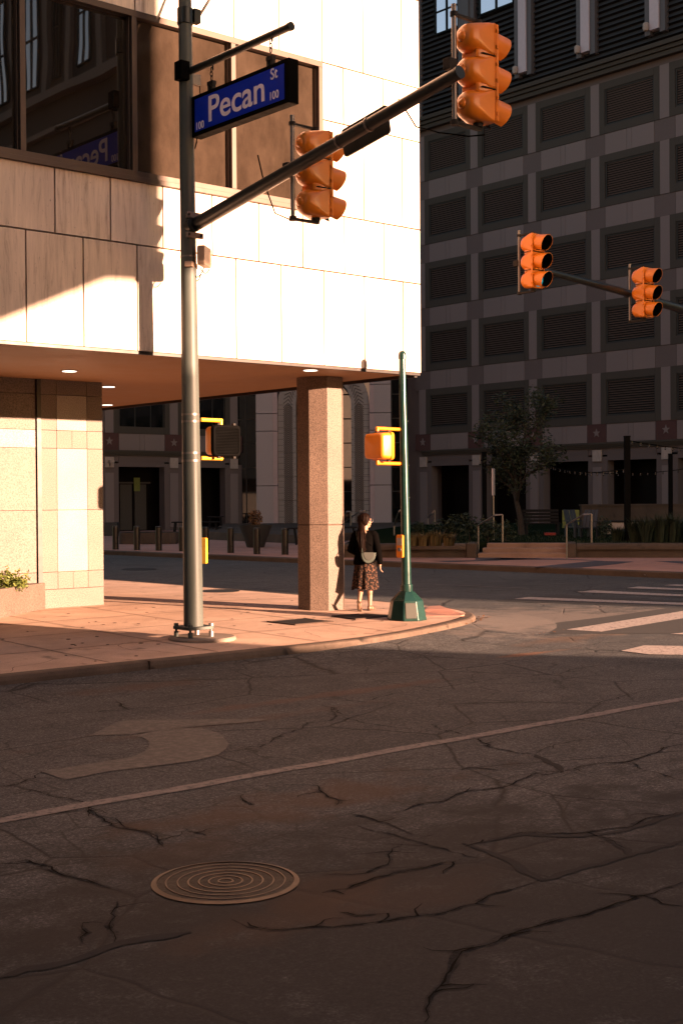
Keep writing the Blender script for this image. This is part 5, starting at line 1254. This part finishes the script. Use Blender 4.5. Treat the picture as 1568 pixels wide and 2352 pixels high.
# hands: palm, four bent fingers, thumb from the side of the palm
def hand(w, d, side, s_=1.0):
    w, d = Vector(w), Vector(d).normalized(); sd = Vector(side).normalized(); pn_ = d.cross(sd).normalized()
    chain(bd, [w, w+d*.035], [.022, .024]); 
    for q in (-.018, 0, .018): chain(bd, [w+d*.02+sd*q*.6, w+d*.075+sd*q], [.014, .013], 10)
    for q, L_ in ((-.028, .056), (-.0095, .066), (.0095, .070), (.028, .060)):
        k0 = w+d*.082+sd*q; k1 = k0+d*L_*.48+pn_*.006; k2 = k1+d*L_*.32+pn_*.014; k3 = k2+d*L_*.18+pn_*.016
        chain(bd, [k0, k1, k2, k3], [.0092, .0086, .0078, .0068], 8)
    t0 = w+d*.028+sd*.022; t1 = t0+d*.025+sd*.018+pn_*.008; chain(bd, [t0, t1, t1+d*.026+sd*.004+pn_*.006], [.012, .0105, .008], 8)
hand((.233, .025, .755), (.04, .16, -1), (-.25, .95, .15)); hand((-.135, .15, .897), (.75, .5, .1), (.1, .2, 1))
# head, turned to her right; face with brow, nose, lips, chin and ears
hc = Vector((.006, .026, 1.435)); HR = Matrix.Rotation(R_(-62), 3, 'Z')
def hp(x, y, z): return hc + HR @ Vector((x, y, z))
bd.ball(hc+HR @ Vector((0, -.012, .018)), .088, 18, 14, (.86, 1.08, 1.08), HR); bd.ball(hp(0, .018, -.035), .068, 16, 12, (.88, 1.0, 1.12), HR); chain(bd, [hp(0, .045, -.085), hp(0, .06, -.088)], [.028, .020]); chain(bd, [hp(0, .02, -.06), hp(0, .0, -.1)], [.05, .045])
chain(bd, [hp(0, .078, .012), hp(0, .098, -.022)], [.009, .013]); chain(bd, [hp(-.03, .076, .024), hp(.03, .076, .024)], [.012, .012]); chain(bd, [hp(-.018, .080, -.052), hp(.018, .080, -.052)], [.008, .008]); chain(bd, [hp(-.015, .078, -.062), hp(.015, .078, -.062)], [.009, .009])
for sx in (-1, 1): bd.ball(hp(sx*.077, -.008, -.012), .03, 10, 8, (.35, .7, 1.05), HR); bd.ball(hp(sx*.043, .05, -.02), .028, 10, 8, (1, .8, 1), HR)
chain(bd, [(0, .0, 1.30), hp(0, -.005, -.06)], [.044, .046])
body = make('body', bd, M['skin'], W, local=True); voxel(body, .0055)
# eyes behind the glasses
for sx in (-1, 1): make('eye', MB().ball(hp(sx*.031, .076, .004), .011, 10, 8), M['letter'], W, local=True)
# hair: cap, loose ponytail of strands down the back
hm = MB(); hm.ball(hp(0, -.024, .034), .096, 18, 14, (.93, 1.10, 1.05), HR); hm.ball(hp(0, -.075, -.02), .062, 14, 10, (1.1, .9, 1.3), HR); hm.ball(hp(-.055, -.02, -.03), .05, 12, 8, (.7, 1, 1.3), HR); hm.ball(hp(.055, -.025, -.02), .05, 12, 8, (.7, 1, 1.3), HR)
for sx in (-1, 1): hm.ball(hp(sx*.074, -.005, .0), .036, 10, 8, (.5, 1.0, 1.5), HR)
chain(hm, [hp(0, -.07, -.05), (-.035, -.10, 1.24), (-.03, -.125, 1.12), (-.02, -.13, 1.00), (-.012, -.125, .90)], [.055, .052, .048, .038, .014], 12)
hair = make('hair', hm, M['hair'], W, local=True); voxel(hair, .008, it=6)
rh = random.Random(4); sm_ = MB()
for i in range(70):
    a = rh.uniform(0, 6.28); ox, oy = math.cos(a), math.sin(a); k = rh.uniform(.6, 1.08); L_ = rh.uniform(.75, 1.08)
    P = [hp(ox*.05, -.08+oy*.02, -.02)]
    for zq, r_, x_, y_ in ((1.24, .056, -.035, -.105), (1.12, .052, -.03, -.128), (1.00, .042, -.02, -.133), (.92, .030, -.012, -.130), (.86, .02, -.008, -.125)):
        zz_ = 1.30-(1.30-zq)*L_; P.append(Vector((x_+ox*r_*k+rh.gauss(0, .008), y_+oy*r_*k*.8, zz_)))
    sm_.tube(P, [.006, .007, .007, .006, .005, .002], 5)
for i in range(26):
    a = R_(rh.uniform(100, 440)); r0 = .10
    P = [hp(r0*.5*math.cos(a)*.9, -.02+r0*.5*math.sin(a), .128), hp(r0*.93*math.cos(a)*.93, -.024+r0*1.0*math.sin(a), .07), hp(r0*.98*math.cos(a)*.93, -.03+r0*1.04*math.sin(a), .0), hp(.04*math.cos(a), -.085, -.07)]
    if HR.inverted() is not None and math.sin(a) < .35: sm_.tube(P, [.003, .006, .006, .004], 5)
make('strand', sm_, M['hair'], hair, local=True)
sg = MB(); sg.obox(hp(-.033, .098, .006), HR @ Vector((1, -.15, 0)), uz, HR @ Vector((.15, 1, 0)), .029, .022, .004); sg.obox(hp(.033, .098, .006), HR @ Vector((1, .15, 0)), uz, HR @ Vector((-.15, 1, 0)), .029, .022, .004)
for sx in (-1, 1): sg.obox(hp(sx*.080, .04, .012), HR @ Vector((0, 1, 0)), uz, HR @ Vector((1, 0, 0)), .06, .007, .003)
make('sunglasses', sg, M['shade'], W, local=True)
# cardigan: loose knit body and sleeves as one cloth surface
cg = MB()
def ring_loft(mb, L, n=36, fold=0, k=9, ph=0):
    R = []
    for (x, y, z, a, b_) in L:
        f = fold*(1 if fold else 0)
        R.append([Vector((x+a*(1+f*math.sin(k*t+ph))*math.cos(t), y+b_*(1+f*math.sin(k*t+ph))*math.sin(t), z)) for t in [2*math.pi*i/n for i in range(n)]])
    return mb.rings(R)
ring_loft(cg, [(-.012, -.005, .735, .178, .150), (-.01, -.004, .80, .180, .152), (-.005, 0, .90, .160, .135), (0, 0, 1.0, .148, .118), (0, 0, 1.10, .158, .118), (0, 0, 1.19, .165, .102), (0, 0, 1.25, .13, .075), (0, .0, 1.285, .065, .058)], 40, .012, 11)
chain(cg, [(-.14, 0, 1.225), (.14, 0, 1.225)], [.062, .062])
chain(cg, [(.155, 0, 1.205), (.212, -.022, .972), (.236, .02, .775)], [.064, .058, .046], 16); chain(cg, [(-.155, 0, 1.205), (-.225, -.025, .98), (-.15, .13, .905)], [.066, .062, .046], 16)
for (a, b_, r) in (((.17, -.02, 1.09), (.24, -.03, 1.06), .016), ((.18, -.04, 1.0), (.255, .0, .985), .017), ((-.27, -.02, 1.01), (-.2, -.05, .95), .018), ((-.1, -.125, .99), (.06, -.13, .93), .012), ((-.14, -.10, .86), (.1, -.14, .80), .013), ((.0, -.115, 1.14), (.12, -.09, 1.05), .011)): cg.capsule(a, b_, r, r*.8, 8)
card = make('cardigan', cg, M['cardi'], W, local=True); voxel(card, .009, it=3)
# skirt: gathered, swinging
sk = MB(); R = []; n = 72
for z, a, b_, dx, dy, f in ((.92, .135, .115, 0, 0, .0), (.80, .162, .142, 0, .0, .02), (.66, .180, .160, .0, -.005, .045), (.52, .196, .176, .0, -.015, .065), (.42, .206, .188, .0, -.022, .075), (.345, .214, .196, .0, -.03, .085)):
    ring = []
    for i in range(n):
        t = 2*math.pi*i/n; q = 1+f*(.6*math.sin(9*t+.6)+.5*math.sin(14*t+2.1)+.3*math.sin(5*t)); ring.append(Vector((dx+a*q*math.cos(t), dy+b_*q*math.sin(t), z+(.012*math.sin(3*t+1)+.008*math.sin(8*t) if z < .36 else 0))))
    R.append(ring)
sk.rings(R, False); sk.rings([[p*1 for p in R[-1]], [Vector((p.x*.97, p.y*.97, p.z+.004)) for p in R[-1]], [Vector((p.x*.95, p.y*.95, p.z)) for p in R[-2]]], False)
make('skirt', sk, M['skirt'], W, local=True)
# sandals
for nm, P0, fw, up_, lw in (('sandal', Vector((.079, .085, .008)), Vector((.16, .98, 0)), Vector((0, 0, 1)), 1), ('sandal', Vector((-.058, -.222, .088)), Vector((-.02, .52, -.86)), Vector((0, -.86, -.52)), -1)):
    fw = fw.normalized(); sdv = fw.cross(up_).normalized(); pr = []
    for x, y in ((-.115, .0), (-.105, .026), (-.04, .029), (.04, .036), (.09, .034), (.118, .014), (.120, -.008), (.09, -.034), (.04, -.033), (-.04, -.027), (-.105, -.026)): pr.append(P0+fw*x+sdv*y-up_*(.010 if lw > 0 else .0)+(up_*.012 if lw < 0 else Vector()))
    s_ = make('sandal', MB().prism(pr, up_*.014), M['sole'], W, local=True, bevel=.003)
    st_ = MB(); uq = up_ if lw > 0 else -up_
    for y0, hgt in ((.065, .052), (-.07, .085)):
        st_.tube([P0+fw*y0+sdv*.036, P0+fw*y0+sdv*.03+uq*hgt*.7, P0+fw*y0+uq*hgt, P0+fw*y0-sdv*.03+uq*hgt*.7, P0+fw*y0-sdv*.036], .006, 6)
    make('strap', st_, M['sandal'], s_, local=True)
# shoulder bag, worn across the back on her right hip
bgt = thing('handbag', 'sage green half-moon shoulder bag on the right hip of the woman', 'handbag', (wp.x, wp.y, wp.z+.86), HEAD)
bo_ = Vector((0, 0, -.86)); bc = Vector((.085, -.185, .895))+bo_; bx = Vector((.93, .37, -.02)).normalized(); bz_ = Vector((.04, .05, 1)).normalized(); bn = bx.cross(bz_).normalized()
def half(s_, y0=.0): return [bc+bx*(.118*s_*x)+bz_*(.118*s_*y+y0) for x, y in [(-1, .22), (-.97, -.1), (-.85, -.5), (-.62, -.85), (-.3, -1.06), (0, -1.12), (.3, -1.06), (.62, -.85), (.85, -.5), (.97, -.1), (1, .22), (.9, .34), (-.9, .34)]]
make('pouch', MB().prism([p-bn*.032 for p in half(1)], bn*.064), M['bag'], bgt, local=True, bevel=.014)
make('flap', MB().prism([p+bn*.033 for p in half(.74, .015)], bn*.008), M['bag_d'], bgt, local=True, bevel=.003)
tp_ = [bc+bx*-.10+bz_*.03, Vector((-.02, -.165, 1.0))+bo_, Vector((-.10, -.125, 1.14))+bo_, Vector((-.135, -.04, 1.275))+bo_, Vector((-.10, .09, 1.22))+bo_, Vector((.06, .150, 1.02))+bo_, Vector((.19, .02, .93))+bo_, bc+bx*.105+bz_*.03]
make('strap', MB().tube(tp_, .008, 6), M['bag'], bgt, local=True)
